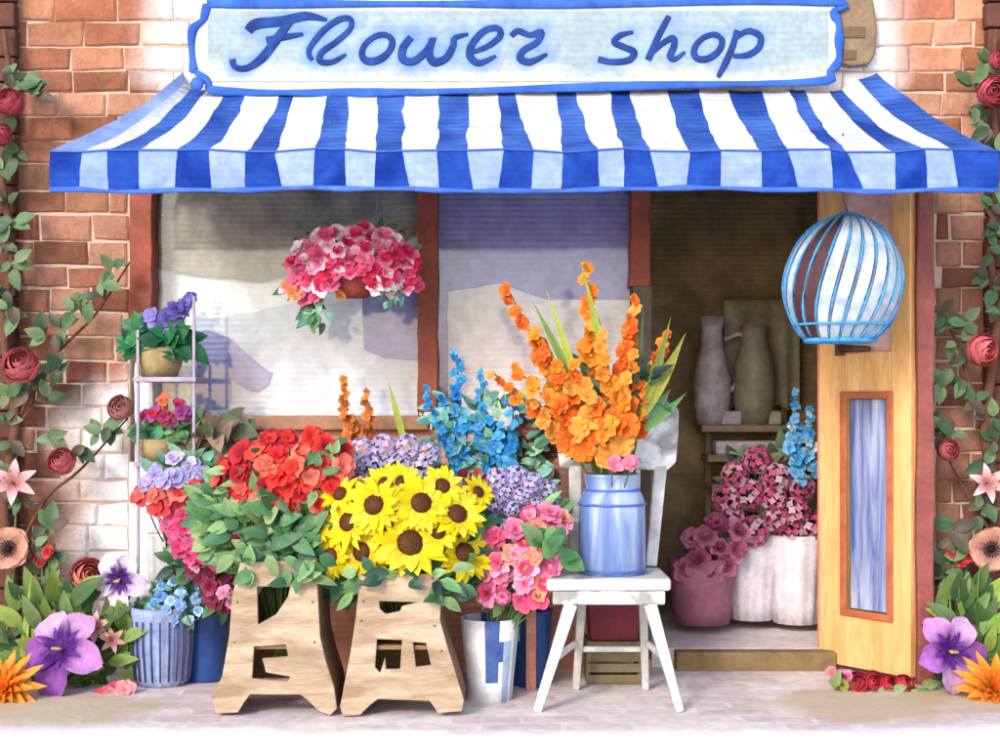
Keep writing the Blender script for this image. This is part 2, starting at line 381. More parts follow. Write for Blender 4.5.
# pavement: pale stone setts with an uneven outer edge
def gp(px, py):
    d = CZ*F/(py-HY); return ((px-HX)/F*d, CY+d)
def mat_pave():
    m = mat('pavement', (236,226,218), (222,205,205), 3, .6, .85, .2)
    nt = m.node_tree; N, L = nt.nodes, nt.links; b = N['Principled BSDF']; src = b.inputs['Base Color'].links[0].from_socket
    tc = N.new('ShaderNodeTexCoord'); n = N.new('ShaderNodeTexNoise'); n.inputs['Scale'].default_value = 3
    L.new(tc.outputs['Object'], n.inputs['Vector'])
    ad = N.new('ShaderNodeVectorMath'); ad.operation = 'MULTIPLY_ADD'; ad.inputs[1].default_value = (.12,.12,0); L.new(n.outputs['Color'], ad.inputs[0]); L.new(tc.outputs['Object'], ad.inputs[2])
    k = N.new('ShaderNodeTexBrick'); k.offset = .5; k.inputs['Scale'].default_value = 1; k.inputs['Brick Width'].default_value = .27; k.inputs['Row Height'].default_value = .12
    k.inputs['Mortar Size'].default_value = .012; k.inputs['Mortar Smooth'].default_value = .3; k.inputs['Bias'].default_value = -.15
    k.inputs['Color1'].default_value = (1,1,1,1); k.inputs['Color2'].default_value = tuple(v for v in lin((205,170,185)))+(1,); k.inputs['Mortar'].default_value = (1.0,.98,.97,1)
    L.new(ad.outputs[0], k.inputs['Vector'])
    x = N.new('ShaderNodeMix'); x.data_type = 'RGBA'; x.blend_type = 'MULTIPLY'; x.inputs[0].default_value = .5
    L.new(src, x.inputs[6]); L.new(k.outputs[0], x.inputs[7]); cur = x.outputs[2]
    # sandy earth drifted over the setts at both sides, and the worn pale front rim
    sp = N.new('ShaderNodeSeparateXYZ'); L.new(ad.outputs[0], sp.inputs[0])
    n2 = N.new('ShaderNodeTexNoise'); n2.inputs['Scale'].default_value = 5; n2.inputs['Detail'].default_value = 5; L.new(tc.outputs['Object'], n2.inputs['Vector'])
    def M_(op, a, b2=None, c=None):
        q = N.new('ShaderNodeMath'); q.operation = op
        for k_, v_ in enumerate((a, b2, c)):
            if v_ is None: continue
            if hasattr(v_, 'links'): L.new(v_, q.inputs[k_])
            else: q.inputs[k_].default_value = v_
        return q.outputs[0]
    def blob(cx, cy, rx, ry, col, cur):
        dx = M_('MULTIPLY', M_('SUBTRACT', sp.outputs[0], cx), 1/rx); dy = M_('MULTIPLY', M_('SUBTRACT', sp.outputs[1], cy), 1/ry)
        d = M_('SQRT', M_('ADD', M_('MULTIPLY', dx, dx), M_('MULTIPLY', dy, dy)))
        d = M_('ADD', d, M_('MULTIPLY', M_('SUBTRACT', n2.outputs[0], .5), 1.3))
        r = N.new('ShaderNodeMapRange'); r.interpolation_type = 'SMOOTHSTEP'; r.inputs[1].default_value = 1.2; r.inputs[2].default_value = .6; L.new(d, r.inputs[0])
        mx = N.new('ShaderNodeMix'); mx.data_type = 'RGBA'; L.new(M_('MULTIPLY', r.outputs[0], .75), mx.inputs[0]); L.new(cur, mx.inputs[6])
        mx.inputs[7].default_value = tuple(v*ALB for v in lin(col))+(1,); return mx.outputs[2]
    for cx, cy, rx, ry in ((gp(75,706)[0], -.72, .42, .30), (gp(870,700)[0], -.66, .42, .30), (gp(960,690)[0], -.6, .3, .2)): cur = blob(cx, cy, rx, ry, (196,174,136), cur)
    yy = M_('ADD', sp.outputs[1], M_('MULTIPLY', M_('SUBTRACT', n2.outputs[0], .5), .25))
    yy = M_('ADD', yy, M_('MULTIPLY', M_('MULTIPLY', sp.outputs[0], sp.outputs[0]), -.02))
    r = N.new('ShaderNodeMapRange'); r.interpolation_type = 'SMOOTHSTEP'; r.inputs[1].default_value = -1.02; r.inputs[2].default_value = -1.16; L.new(yy, r.inputs[0])
    mx = N.new('ShaderNodeMix'); mx.data_type = 'RGBA'; L.new(r.outputs[0], mx.inputs[0]); L.new(cur, mx.inputs[6]); mx.inputs[7].default_value = tuple(v*ALB for v in lin((250,246,244)))+(1,)
    L.new(mx.outputs[2], b.inputs['Base Color']); return m
def sheet(name, pts, z, m, kind=True):
    mb = MB(); n = len(pts); mb.add([(x, y, z) for x, y in pts], [tuple(range(n))]); mb.openmesh = True
    o = mb.build(name, m)
    if o.data.polygons[0].normal.z < 0: o.data.flip_normals()
    struct(o); return o
def wavy(pts, amp, k, seed):
    out = []
    for i in range(len(pts)-1):
        for j in range(k):
            t = j/k; x = pts[i][0]*(1-t)+pts[i+1][0]*t; y = pts[i][1]*(1-t)+pts[i+1][1]*t
            out.append((x+amp*noise.noise(Vector((x*3,y*3,seed))), y+amp*noise.noise(Vector((x*4,y*3,seed+7)))))
    out.append(pts[-1]); return out
def wsm(P, a, k, sd):
    return wavy([(v.x,v.y) for v in smooth_path([(p[0],p[1],0) for p in P],6)][:-1]+[P[0]], a, 2, sd)[:-1]
sheet('pavement', [(-6,-1.45),(6,-1.45),(6,.02),(-6,.02)], .004, mat_pave())
# ================================================================== BRICK BUILDING
XL, XR = GX(130, 0), GX(934, 0); ZT = 2.25
bld = thing('shop_building', 'terracotta brick shop building with pale mortar behind the awning and roses', 'building')
mw = MB()
for a, b in (((-5,0,0), (XL,.3,ZT)), ((XR,0,0), (5,.3,ZT)), ((-5,0,ZT), (5,.3,3.9))): mw.box(a, b)
mw.build('wall', mat('mortar', (196,168,148), (214,192,174), 2, .6, .95, .4, 60), bld)
def white_mask(x, z):
    """whitewash with a ragged outline round the sign and along the left window jamb"""
    n = noise.noise(Vector((x*2.3, z*2.3, 1)))*.16+noise.noise(Vector((x*9, z*9, 4)))*.05
    dx = max(-1.35-x, x-1.60, 0); dz = max(2.58-z, 0)
    m1 = 1-min(1, max(0, (math.hypot(dx*1.0, dz*2.4)+n*.9-.03)/.20))
    zc = 1.12 if z > 1.12 else z
    m2 = 1-min(1, max(0, ((XL-x)-.04+n*.9+max(0, z-1.05)*.9-.04)/.26))
    if x > 0: m2 = 0
    m3 = 1-min(1, max(0, (2.98-z+n)/.18)); 
    return max(m1, m2)
def bricks():
    mb = MB(); r = random.Random(4); z = .0; row = 0
    base = LC((152,106,84),(142,94,74),(160,114,92),(132,86,68),(166,122,100),(122,78,62)); wh = tuple(v*.86 for v in lin((246,243,242)))
    while z < 3.8:
        h = r.uniform(.092,.118); x = -3.6+(row % 2)*.12+r.uniform(-.03,.03)
        while x < 3.6:
            w = r.uniform(.17,.27); x1 = x+w
            spans = []
            if z+h*.5 < ZT:
                if x < XL-.03: spans.append((x, min(x1, XL-.004)))
                if x1 > XR+.03: spans.append((max(x, XR+.004), x1))
            else: spans.append((x, x1))
            for a, b in spans:
                if b-a < .03: continue
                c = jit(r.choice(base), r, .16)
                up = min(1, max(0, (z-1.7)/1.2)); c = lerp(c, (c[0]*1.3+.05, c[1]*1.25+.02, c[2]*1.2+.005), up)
                g = .0042; nu = 8; nv = 4; V = []; cs = []; Fs = []
                cor = [(r.uniform(-.006,.006), r.uniform(-.006,.006)) for _ in range(4)]
                yf = -.007-r.uniform(0,.004)
                for j in range(nv+1):
                    for i in range(nu+1):
                        u, v = i/nu, j/nv
                        X = a+g+(b-a-2*g)*u; Z = z+g+(h-2*g)*v
                        X += (cor[0][0]*(1-u)*(1-v)+cor[1][0]*u*(1-v)+cor[2][0]*u*v+cor[3][0]*(1-u)*v)
                        Z += (cor[0][1]*(1-u)*(1-v)+cor[1][1]*u*(1-v)+cor[2][1]*u*v+cor[3][1]*(1-u)*v)
                        Z += .004*noise.noise(Vector((X*14, Z*14, row)))
                        e = min(u*(b-a), (1-u)*(b-a), v*h, (1-v)*h)
                        rim = (i in (0, nu)) or (j in (0, nv))
                        Y = yf+(.006 if rim else 0)+.003*noise.noise(Vector((X*30,Z*30,2)))
                        if not rim and (i in (1,nu-1)): X += (-1 if i == 1 else 1)*((b-a)/nu-.012)
                        if not rim and (j in (1,nv-1)): Z += (-1 if j == 1 else 1)*(h/nv-.010)
                        V.append((X, Y, Z)); m = white_mask(X, Z)
                        k = 1+.35*(1-m)*noise.noise(Vector((X*7,Z*7,9)))
                        cc = tuple(t*k for t in c)
                        if rim: cc = dark(cc,.92)
                        cs.append(lerp(cc, wh, m))
                n0 = len(V)
                ring = [i for i in range(nu+1)]+[(j+1)*(nu+1)-1 for j in range(1,nv+1)]+[nv*(nu+1)+i for i in range(nu-1,-1,-1)]+[j*(nu+1) for j in range(nv-1,0,-1)]
                for q in ring: V.append((V[q][0], .004, V[q][2])); cs.append(cs[q])
                for j in range(nv):
                    for i in range(nu):
                        q = j*(nu+1)+i; Fs.append((q, q+1, q+nu+2, q+nu+1))
                m_ = len(ring)
                for q in range(m_): Fs.append((ring[q], n0+q, n0+(q+1)%m_, ring[(q+1)%m_]))
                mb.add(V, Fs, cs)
            x = x1
        z += h; row += 1
    return mb
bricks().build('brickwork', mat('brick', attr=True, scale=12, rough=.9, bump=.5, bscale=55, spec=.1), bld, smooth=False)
# dark strips at both facade ends, shade and vine put in as brick colour
pm = mat('vine_shade_brick', (104,64,50), (76,48,40), 5, .8, .9, .6, 30)
for x0, x1 in ((-2.35, GX(17,-.05)), (GX(985,-.05), 2.35)):
    mb = MB(); z = 0; r = random.Random(8)
    while z < 3.8:
        h = r.uniform(.1,.13); mb.box((x0+r.uniform(0,.01), -.065, z+.004), (x1-r.uniform(0,.01), -.004, z+h-.004)); z += h
    mb.build('vine_shade_strip', pm, bld, bevel=.008)
# stone block beside the sign
mb = MB(); pts = []
for px, py in ((836,-14),(866,-14),(872,5),(875,30),(874,55),(868,66),(850,68),(836,64)): v = W(px,py,-.05); pts.append((v.x,v.z))
mb.prism(pts, -.09, -.03)
sb = thing('stone_block', 'rounded grey brown stone block beside the right end of the shop sign', 'stone', W(850,66,-.05))
mb.build('stone', mat('brown_stone', (150,128,102), (120,100,80), 9, .8, .9, .5), sb, bevel=.012)
mb = MB()
for a, b in (((839,27),(865,38)), ((843,50),(856,60))):
    A, B = W(a[0],a[1],-.09), W(b[0],b[1],-.09); mb.box((A.x,-.096,B.z), (B.x,-.088,A.z))
mb.build('inset_brick', mat('inset', (112,88,68), (95,75,60), 9), sb, bevel=.002)
# ================================================================== SHOP FRONT
sf = bpy.data.objects.new('shop_front', None); C.objects.link(sf); sf.parent = bld
brown = mat('brown_wood', (150,72,48), (112,52,38), 7, .8, .6, .3, 30)
brown2 = mat('orange_brown_wood', (190,105,78), (160,80,58), 7, .7, .6, .3, 30)
def post(px0, px1, py0, py1, y0, y1, m, name='post', wob=2, split=None):
    mb = MB(); n = 10; L_ = []; R_ = []; r = random.Random(int(px0))
    for i in range(n+1):
        py = py0+(py1-py0)*i/n; L_.append(W(px0+r.uniform(-wob,wob)*.5, py, y0)); R_.append(W(px1+r.uniform(-wob,wob)*.5, py, y0))
    pts = [(p.x,p.z) for p in L_]+[(p.x,p.z) for p in reversed(R_)]
    mb.prism(pts, y0, y1); return mb.build(name, m, sf, bevel=.004)
post(129,152,150,320,-.03,.10, brown)
post(135,152,320,480,-.028,.10, mat('white_post',(243,240,236),(225,218,214),5), wob=3)
post(418,437,150,412,-.03,.12, brown)
post(631,650,150,286,-.03,.12, brown)
post(634,652,286,660,-.028,.12, mat('dark_frame', (92,80,66),(70,58,48),7,.8))
# lintel
mb = MB(); mb.box((XL+.002,-.01,2.10),(XR-.002,.14,ZT-.002)); mb.build('lintel', brown, sf, bevel=.004)
# stall riser with a salmon face and a white left end, sill on top
def rect(mb, px0, px1, py0, py1, y0, y1):
    a, b = W(px0,py1,y0), W(px1,py0,y0); mb.box((a.x,y0,a.z),(b.x,y1,b.z))
mb = MB(); a = W(205,430,-.02); b = W(652,430,-.02); mb.box((a.x,-.02,0),(b.x,.14,a.z))
mb.build('stall_riser', mat('salmon_wood', (222,160,135), (196,125,100), 4, .8, .7, .3, 30, rib=12), sf, bevel=.004)
mb = MB(); mb.box((XL,-.015,0),(a.x-.002,.14,W(0,462,-.02).z)); mb.build('white_panel', mat('white_paint',(248,246,243),(236,232,232),3,.5), sf, bevel=.004)
mb = MB(); a = W(205,430,-.06); b = W(428,416,-.06); mb.box((a.x,-.07,a.z),(b.x,.14,b.z)); mb.build('sill', mat('sill_wood',(172,128,98),(140,98,75),6,.8,.6,.3,30), sf, bevel=.006)
# window backdrops
wl = thing('window_display', 'pale grey left window backdrop with painted lavender reflections and brown awning shade', 'window display', (0,0,0))
mb = MB(); rect(mb,146,424,150,465,.13,.145); mb.build('backboard', mat('board_white',(250,253,255),(240,246,255),3,.5,rib=12,bump=.3), wl)
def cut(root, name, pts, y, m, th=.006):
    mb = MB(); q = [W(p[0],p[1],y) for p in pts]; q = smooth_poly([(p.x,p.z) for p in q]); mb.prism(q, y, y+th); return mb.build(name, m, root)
def smooth_poly(P, wob=.006):
    out = []
    for i in range(len(P)):
        a, b = P[i], P[(i+1)%len(P)]; k = max(1, int(math.hypot(a[0]-b[0],a[1]-b[1])/.04))
        for j in range(k):
            t = j/k; x = a[0]*(1-t)+b[0]*t; z = a[1]*(1-t)+b[1]*t
            out.append((x+wob*noise.noise(Vector((x*12,z*12,1))), z+wob*noise.noise(Vector((x*12,z*12,5)))))
    return out
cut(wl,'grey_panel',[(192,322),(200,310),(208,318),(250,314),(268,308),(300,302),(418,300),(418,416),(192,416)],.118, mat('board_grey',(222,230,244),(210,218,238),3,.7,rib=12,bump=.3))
cut(wl,'cloth_valance',[(150,150),(418,150),(418,232),(380,262),(340,272),(290,276),(262,282),(235,280),(200,276),(150,268)],.105, mat('awning_shade_brown',(150,144,136),(196,188,172),5,.8,rib=12,bump=.35))  # brown-grey sheet painting the awning's shade across the window top
lav = mat('lavender_reflection',(150,148,206),(178,178,222),4,.8,rib=12,bump=.35)  # reflections in the glass, put in as flat lavender shapes
cut(wl,'reflection_patch',[(197,332),(207,330),(232,338),(244,352),(272,374),(268,384),(256,392),(246,390),(238,384),(231,378),(231,400),(228,408),(197,410)],.108, lav)
cut(wl,'reflection_panel',[(362,292),(418,280),(418,361),(385,358),(364,350)],.108, lav)
wr_ = thing('window_display', 'beige right window backdrop with painted lavender awning shade behind the orange gladioli', 'window display', (0,0,0))
mb = MB(); rect(mb,432,640,150,520,.13,.145); mb.build('backboard', mat('board_lav_shade',(166,160,218),(148,142,200),4,.8,rib=12,bump=.35), wr_)  # lavender left showing at the top is awning shade given as board colour
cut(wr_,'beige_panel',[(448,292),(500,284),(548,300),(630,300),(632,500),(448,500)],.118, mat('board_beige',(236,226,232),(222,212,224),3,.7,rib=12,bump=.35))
gm = glass('window_glass', (.985,.99,.99))
for p0, p1 in (((152,150),(418,430)), ((437,150),(631,512))):
    mb = MB(); a, b = W(p0[0],p1[1],.06), W(p1[0],p0[1],.06); mb.box((a.x,.06,a.z),(b.x,.064,b.z)); mb.build('window_pane', gm, sf)
# ================================================================== DOORWAY INTERIOR
rm = thing('shop_interior', 'dark olive brown room with a pale floor seen through the open doorway', 'room', (0,0,0))
ol = mat('interior_brown', (168,144,104), (104,86,62), 3.2, .9, .9, .25, 30, rib=12)
mb = MB(); x0, x1 = GX(640,.145), 1.95; yb = 1.0; fz = .088
mb.box((x0-.05,yb,0),(x1,yb+.05,2.2)); mb.box((x0-.05,.145,0),(x0,yb,2.2)); mb.box((x1,.145,0),(x1+.05,yb,2.2)); mb.box((x0-.05,.145,2.2),(x1+.05,yb+.05,2.249))
mb.build('interior_wall', ol, rm)
mb = MB(); mb.box((x0,.02,0),(x1,yb,fz)); mb.build('interior_floor', mat('floor_cream', (240,228,224), (222,205,205), 3,.6,.7,.1,rib=12), rm)
mb = MB(); mb.box((GX(836,0),.002,0),(XR-.002,.14,2.098)); mb.build('door_jamb', brown2, sf, bevel=.004)
st_ = MB(); st_.box((GX(676,-.06),-.07,0),(GX(836,-.06),.015,fz-.002))
tag(st_.build('door_step', mat('step_stone', (140,116,80), (112,90,58), 5,.8,.9,.3), bevel=.006), 'low khaki brown stone step across the open doorway', 'step')
# shelf and pale wares at the back of the room
sh = thing('display_shelf', 'pale slatted shelf with folded cloths standing in the dark shop interior', 'shelf', W(735,600,.85))
pg = mat('pale_wood', (150,132,108), (118,100,78), 5, .7, .8, .2, rib=12)
for py, a, b in ((425,702,792),(455,708,790),(485,712,786)):
    mb = MB(); A, B = W(a,py+7,.72), W(b,py,.72); mb.box((A.x,.72,A.z),(B.x,.95,B.z)); mb.build('shelf_board', pg, sh, bevel=.004)
for px in (708, 784):
    mb = MB(); A = W(px,400,.93); mb.box((A.x-.015,.92,fz),(A.x+.015,.95,1.32)); mb.build('upright', pg, sh, bevel=.003)
for i, (a, b, c1, c2) in enumerate(((716,742,(190,178,186),(168,156,160)),(745,782,(178,176,160),(150,146,130)),(716,780,(200,186,200),(180,166,182)))):
    py = (425,425,455)[i]; mb = MB(); A, B = W(a,py,.74), W(b,py-14,.74); mb.box((A.x,.74,A.z),(B.x,.9,B.z)); mb.build('folded_cloth', mat('cloth_%d' % i, c1, c2, 8,.8,.95,.5), sh, bevel=.012, seg=3)
def vessel(name, label, cat, px, py, y, prof, m, sc=1, group=None, rf=None, n=32, handle=None, inner=None):
    """lathe vessel: prof in px-units (r,h) measured up from the base pixel"""
    s = S(y); c = W(px, py, y); root = thing(name, label, cat, c, group)
    mb = MB(); P = [(r*s*sc, h*s*sc) for r, h in prof]
    t = .006; Pin = [(max(0, r-t), max(h, t)) for r, h in reversed(P)]
    mb.lathe(c, [(0,0)]+P+Pin+[(0,t)], n, rf); mb.build('body', m, root, smooth=True)
    return root
mb = MB(); mb.openmesh = True; V = []
for j in range(13):
    for i in range(31): t = i/30; p_ = W(724+76*t, 300+9*j+(3*math.sin(i*.8) if j == 12 else 0), .9); V.append(p_+Vector((0,.02*math.sin(t*22)*(.3+j/14),0)))
mb.add(V,[(j*31+i,j*31+i+1,(j+1)*31+i+1,(j+1)*31+i) for j in range(12) for i in range(30)])
o = mb.build('wall_cloth',mat('cloth_sage',(160,150,122),(130,118,92),6,.8,.9,.4),smooth=True); md = o.modifiers.new('thick','SOLIDIFY'); md.thickness = .004
tag(o,'pale sage cloth hanging in folds on the back wall above the interior shelf','cloth')
jug = vessel('pitcher', 'grey white ceramic pitcher on the top board of the interior shelf', 'pitcher', 712, 425, .8, [(14,0),(18,20),(19,45),(12,75),(10,95),(14,108)], mat('grey_ceramic',(190,184,190),(132,122,110),9,.9,.4))
mb = MB(); mb.tube(smooth_path([W(724,340,.8),W(742,335,.8),W(745,365,.8),W(730,392,.8)],6), .012, 8); mb.build('handle', MATS['grey_ceramic'], jug, smooth=True)
vessel('vase', 'tall muted grey green vase beside the pitcher on the interior shelf', 'vase', 754, 425, .8, [(17,0),(21,25),(20,60),(12,88),(14,100)], mat('greygreen',(150,148,124),(120,112,90),9,.9,.5))
# ================================================================== THRESHOLD + DOOR
dr = thing('shop_door', 'orange yellow wooden door with a narrow glass panel standing open', 'door', (GX(825,.06), .06, .03))
A0 = Vector((GX(824,.06), .06, 0)); A1 = Vector((GX(917,-.32), -.32, 0)); dv = (A1-A0); DL = dv.length; du = dv.normalized(); dn = du.cross(Vector((0,0,1))).normalized()
if dn.y > 0: dn = -dn
yel = mat('yellow_door', (240,190,128), (226,164,94), 3, .8, .65, .35, 30, stretch=(3,3,.5))
def dbox(u0,u1,z0,z1,t0,t1,m,name,parent=None,bev=.004):
    P = []
    for z in (z0,z1):
        for u,t in ((u0,t1),(u1,t1),(u1,t0),(u0,t0)):
            q = A0+du*u*DL+dn*t; P.append(Vector((q.x,q.y,z)))
    mb = MB(); mb.hexa(P); return mb.build(name, m, parent or dr, bevel=bev)
def dz(u, py):   # height of a door pixel row at fraction u
    y = (A0+du*u*DL).y; return W(0,py,y).z
zb, zt = .03, 2.2
gz0, gz1 = dz(.5,612), dz(.5,396); uz0, uz1 = dz(.5,352), 2.05
dbox(0,.30,zb,zt,0,.045,yel,'stile'); dbox(.80,1,zb,zt,0,.045,yel,'stile')
dbox(.30,.80,zb,gz0,.001,.044,yel,'bottom_rail'); dbox(.30,.80,gz1,uz0,.001,.044,yel,'middle_rail'); dbox(.30,.80,uz1,zt,.001,.044,yel,'top_rail')
mould = mat('red_moulding', (190,110,72), (160,82,55), 6,.7,.5)
for u0,u1,z0,z1 in ((.27,.34,gz0-.02,gz1+.02),(.77,.83,gz0-.02,gz1+.02),(.34,.77,gz0-.02,gz0+.01),(.34,.77,gz1-.012,gz1+.02)):
    dbox(u0,u1,z0,z1,.046,.058,mould,'moulding')
dbox(.34,.77,gz0+.01,gz1-.012,.02,.026,mat('blue_glass',(70,92,160),(200,208,228),6,1,.12,.05,spec=.6,sharp=.14,stretch=(3,3,.22)),'glass_panel')
dbox(.30,.80,uz0,uz1,.02,.026,mat('rose_glass',(236,196,190),(226,172,158),4,.8,.2,.05,spec=.5),'upper_panel')
dbox(0,.03,zb,zt,-.002,.047,mat('pink_edge',(215,135,115),(190,105,95),5),'hinge_edge')
hb = MB(); q = A0+du*.28*DL+dn*.06; hz = dz(.3,349); hb.tube([q+Vector((0,0,hz)), q+du*.15+Vector((0,0,hz-.004))], [.02,.012], 10); 
hb.tube([q+Vector((0,0,hz-.03)), q+Vector((0,0,hz+.03))], .022, 12, flat=.6); hb.build('handle', mat('dark_bronze',(105,70,52),(70,45,45),9,.8,.35), dr, smooth=True)
dp = MB(); a = W(916,0,-.34).x; b = W(933,0,-.34).x; pts = [(a,0),(b,0)]+[(b+.004*math.sin(z*9), z) for z in [i*.2 for i in range(1,11)]]+[(b,2.10),(a,2.10)]+[(a+.004*math.sin(z*7),z) for z in [i*.2 for i in range(10,0,-1)]]
dp.prism(pts, -.36, -.30); tag(dp.build('awning_post', mat('maroon_wood',(150,84,72),(118,58,55),6,.8,.6,.2), bevel=.006), 'slim maroon wooden post between the open yellow door and right brick wall', 'post')
# ================================================================== AWNING
aw = thing('awning', 'blue and white striped fabric awning stretched over the shop front', 'awning', (0,-.03,2.4))
top = [186,190,207,226,250,281,294,328,349,378,405,439,469,497,515,557,575,608,630,667,699,728,762,788,804,826,838,858,876]
bot = [51,82,107,139,177,209,245,275,315,345,376,402,437,467,504,534,563,598,623,650,689,721,762,788,830,847,893,914,951,998]
# start-of-stripe lists: strip i lies between boundary i and i+1
T = [183,188,190,207,226,250,281,294,328,349,378,405,439,469,497,515,557,575,608,630,667,699,728,762,788,804,829,842,858,877]
B = [50,82,107,139,177,209,245,275,315,345,376,402,437,467,504,534,563,598,624,650,690,721,761,788,830,847,895,925,952,999]
AY0, AY1 = -.03, -.9
cb_, cw_, cl_ = mat('awning_blue',(72,114,194),(26,62,150),3.0,.95,.85,.55,60,rib=12,transl=.12,spec=.1), mat('awning_white',(236,238,240),(214,218,228),3,.7,.85,.5,60,rib=12,transl=.12,spec=.1), mat('awning_wash',(125,150,208),(160,180,222),4,.8,.85,.2,60,rib=12,transl=.12,spec=.1)
def ypt(i, t):
    pyt = 72 if i in (0,29) else (80 if i in (1,28) else 90); y = AY0+(AY1-AY0)*t
    a = W(T[i], pyt, AY0); b = W(B[i], 150.5+1.2*math.sin(i*1.3), AY1); p = a.lerp(b, t)
    if 0 < t < 1: p.x += .012*noise.noise(Vector((i*3.1, t*5, 0)))+.006*noise.noise(Vector((i*7.7, t*14, 0)))
    p.z -= .035*math.sin(PI*t)+.004*math.sin(i*2+t*7); return p
mb = MB(); mb.openmesh = True; NV = 14; K = 4
for i in range(29):
    V = []
    for k in range(NV+1):
        a, b = ypt(i, k/NV), ypt(i+1, k/NV)
        for j in range(K+1): q = a.lerp(b, j/K); q.z -= .004*math.sin(PI*j/K); V.append(q)
    mi = 2 if i == 0 else (0 if i % 2 == 0 else 1)
    mb.add(V, [(k*(K+1)+j, k*(K+1)+j+1, (k+1)*(K+1)+j+1, (k+1)*(K+1)+j) for k in range(NV) for j in range(K)], mi=mi)
cn = mb.build('canopy', [cb_, cw_, cl_], aw, smooth=True)
for i in (0, 29):                                  # closed fabric ends
    mb = MB(); mb.openmesh = True; pr = [ypt(i, k/NV) for k in range(NV+1)]; V = []
    for p in pr: V += [p, Vector((p.x, p.y, 2.085)) if p.z > 2.085 else p+Vector((0,0,-.001))]
    mb.add(V, [(2*k, 2*k+1, 2*k+3, 2*k+2) for k in range(NV)]); mb.build('side_panel', cb_, aw, smooth=True)
VB = [50,80,108,139,175,212,245,282,313,346,374,410,439,473,498,531,561,599,624,658,686,721,762,798,833,864,895,927,958,999]
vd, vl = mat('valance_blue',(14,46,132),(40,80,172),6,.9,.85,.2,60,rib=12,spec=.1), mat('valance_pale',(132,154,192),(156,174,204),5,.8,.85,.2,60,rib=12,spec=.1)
mb = MB(); mb.openmesh = True
def vpt(i, t):
    a = ypt(i, 1); b = W(VB[i], 188+1.5*math.sin(i*.55), AY1-.012); p = a.lerp(b, t)
    if t > 0: p.x += .004*noise.noise(Vector((i*5, t*9, 3)))
    p.y += -.006*math.sin(t*PI)-.008*math.sin(i*1.7)*t; return p
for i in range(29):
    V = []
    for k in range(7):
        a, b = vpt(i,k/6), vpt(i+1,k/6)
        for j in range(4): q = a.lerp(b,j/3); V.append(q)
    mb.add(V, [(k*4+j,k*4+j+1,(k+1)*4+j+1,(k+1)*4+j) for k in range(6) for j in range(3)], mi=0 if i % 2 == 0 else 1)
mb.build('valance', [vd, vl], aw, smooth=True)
trim = mat('trim_blue',(70,115,205),(35,75,175),6,.8,.7)
mb = MB(); mb.tube([vpt(i,1)+Vector((0,0,-.006+.003*math.sin(i*1.9))) for i in range(30)], [.009+.003*math.sin(i*2.3) for i in range(30)], 8, flat=.5); mb.build('bottom_trim', trim, aw, smooth=True)
mb = MB(); mb.tube([ypt(i,1)+Vector((0,-.004,0)) for i in range(30)], .0035, 6); mb.build('front_bar', trim, aw, smooth=True)
for px in (160, 425, 640, 905):
    mb = MB(); x = GX(px,-.05); mb.tube([(x,-.02,2.30),(x,-.86,2.09)], .012, 8); mb.tube([(x,-.02,2.12),(x,-.45,2.19)], .009, 8); mb.build('bracket', mat('iron',(70,70,80),(50,50,60),6), aw, smooth=True)
# ================================================================== SIGN
sg = thing('shop_sign', 'pale blue board with scalloped blue frame and hand painted words Flower shop', 'sign', W(515,90,-.1))
SP = [(207,4),(400,4),(600,4),(828,2),(832,13),(838,22),(839,42),(838,62),(829,72),(815,82),(640,86),(430,92),(300,93),(217,91),(208,82),(196,72),(193,66),(192,32),(203,20)]
pw = [W(px,py,-.10) for px,py in SP]
mb = MB(); mb.prism([(p.x,p.z) for p in pw], -.10, -.045); mb.build('board', mat('sign_board',(190,198,196),(200,204,194),2.6,.9,.6,.1,40,rib=12,sharp=.14), sg, bevel=.004)
mb = MB(); mb.tube(smooth_path([p+Vector((0,-.004,0)) for p in pw+[pw[0]]],5), [.017+.004*math.sin(i*.9) for i in range(len(SP)*5+1)], 10, flat=.35); mb.build('frame', mat('sign_frame',(38,84,172),(62,112,196),7,.8,.85), sg, smooth=True)
mb = MB(); dome(mb, frame(W(197,84,-.125),(0,-1,0)), .03,.02,(1,1,1),14,4); mb.build('corner_knob', trim, sg, smooth=True)
def ell(cx, cy, rx, ry, a0, sl=-.35, n=12): return [(cx+rx*math.cos(a0+2*PI*i/n)-sl*0-ry*math.sin(a0+2*PI*i/n)*.45*-1*-1, cy+ry*math.sin(a0+2*PI*i/n)) for i in range(n+1)]
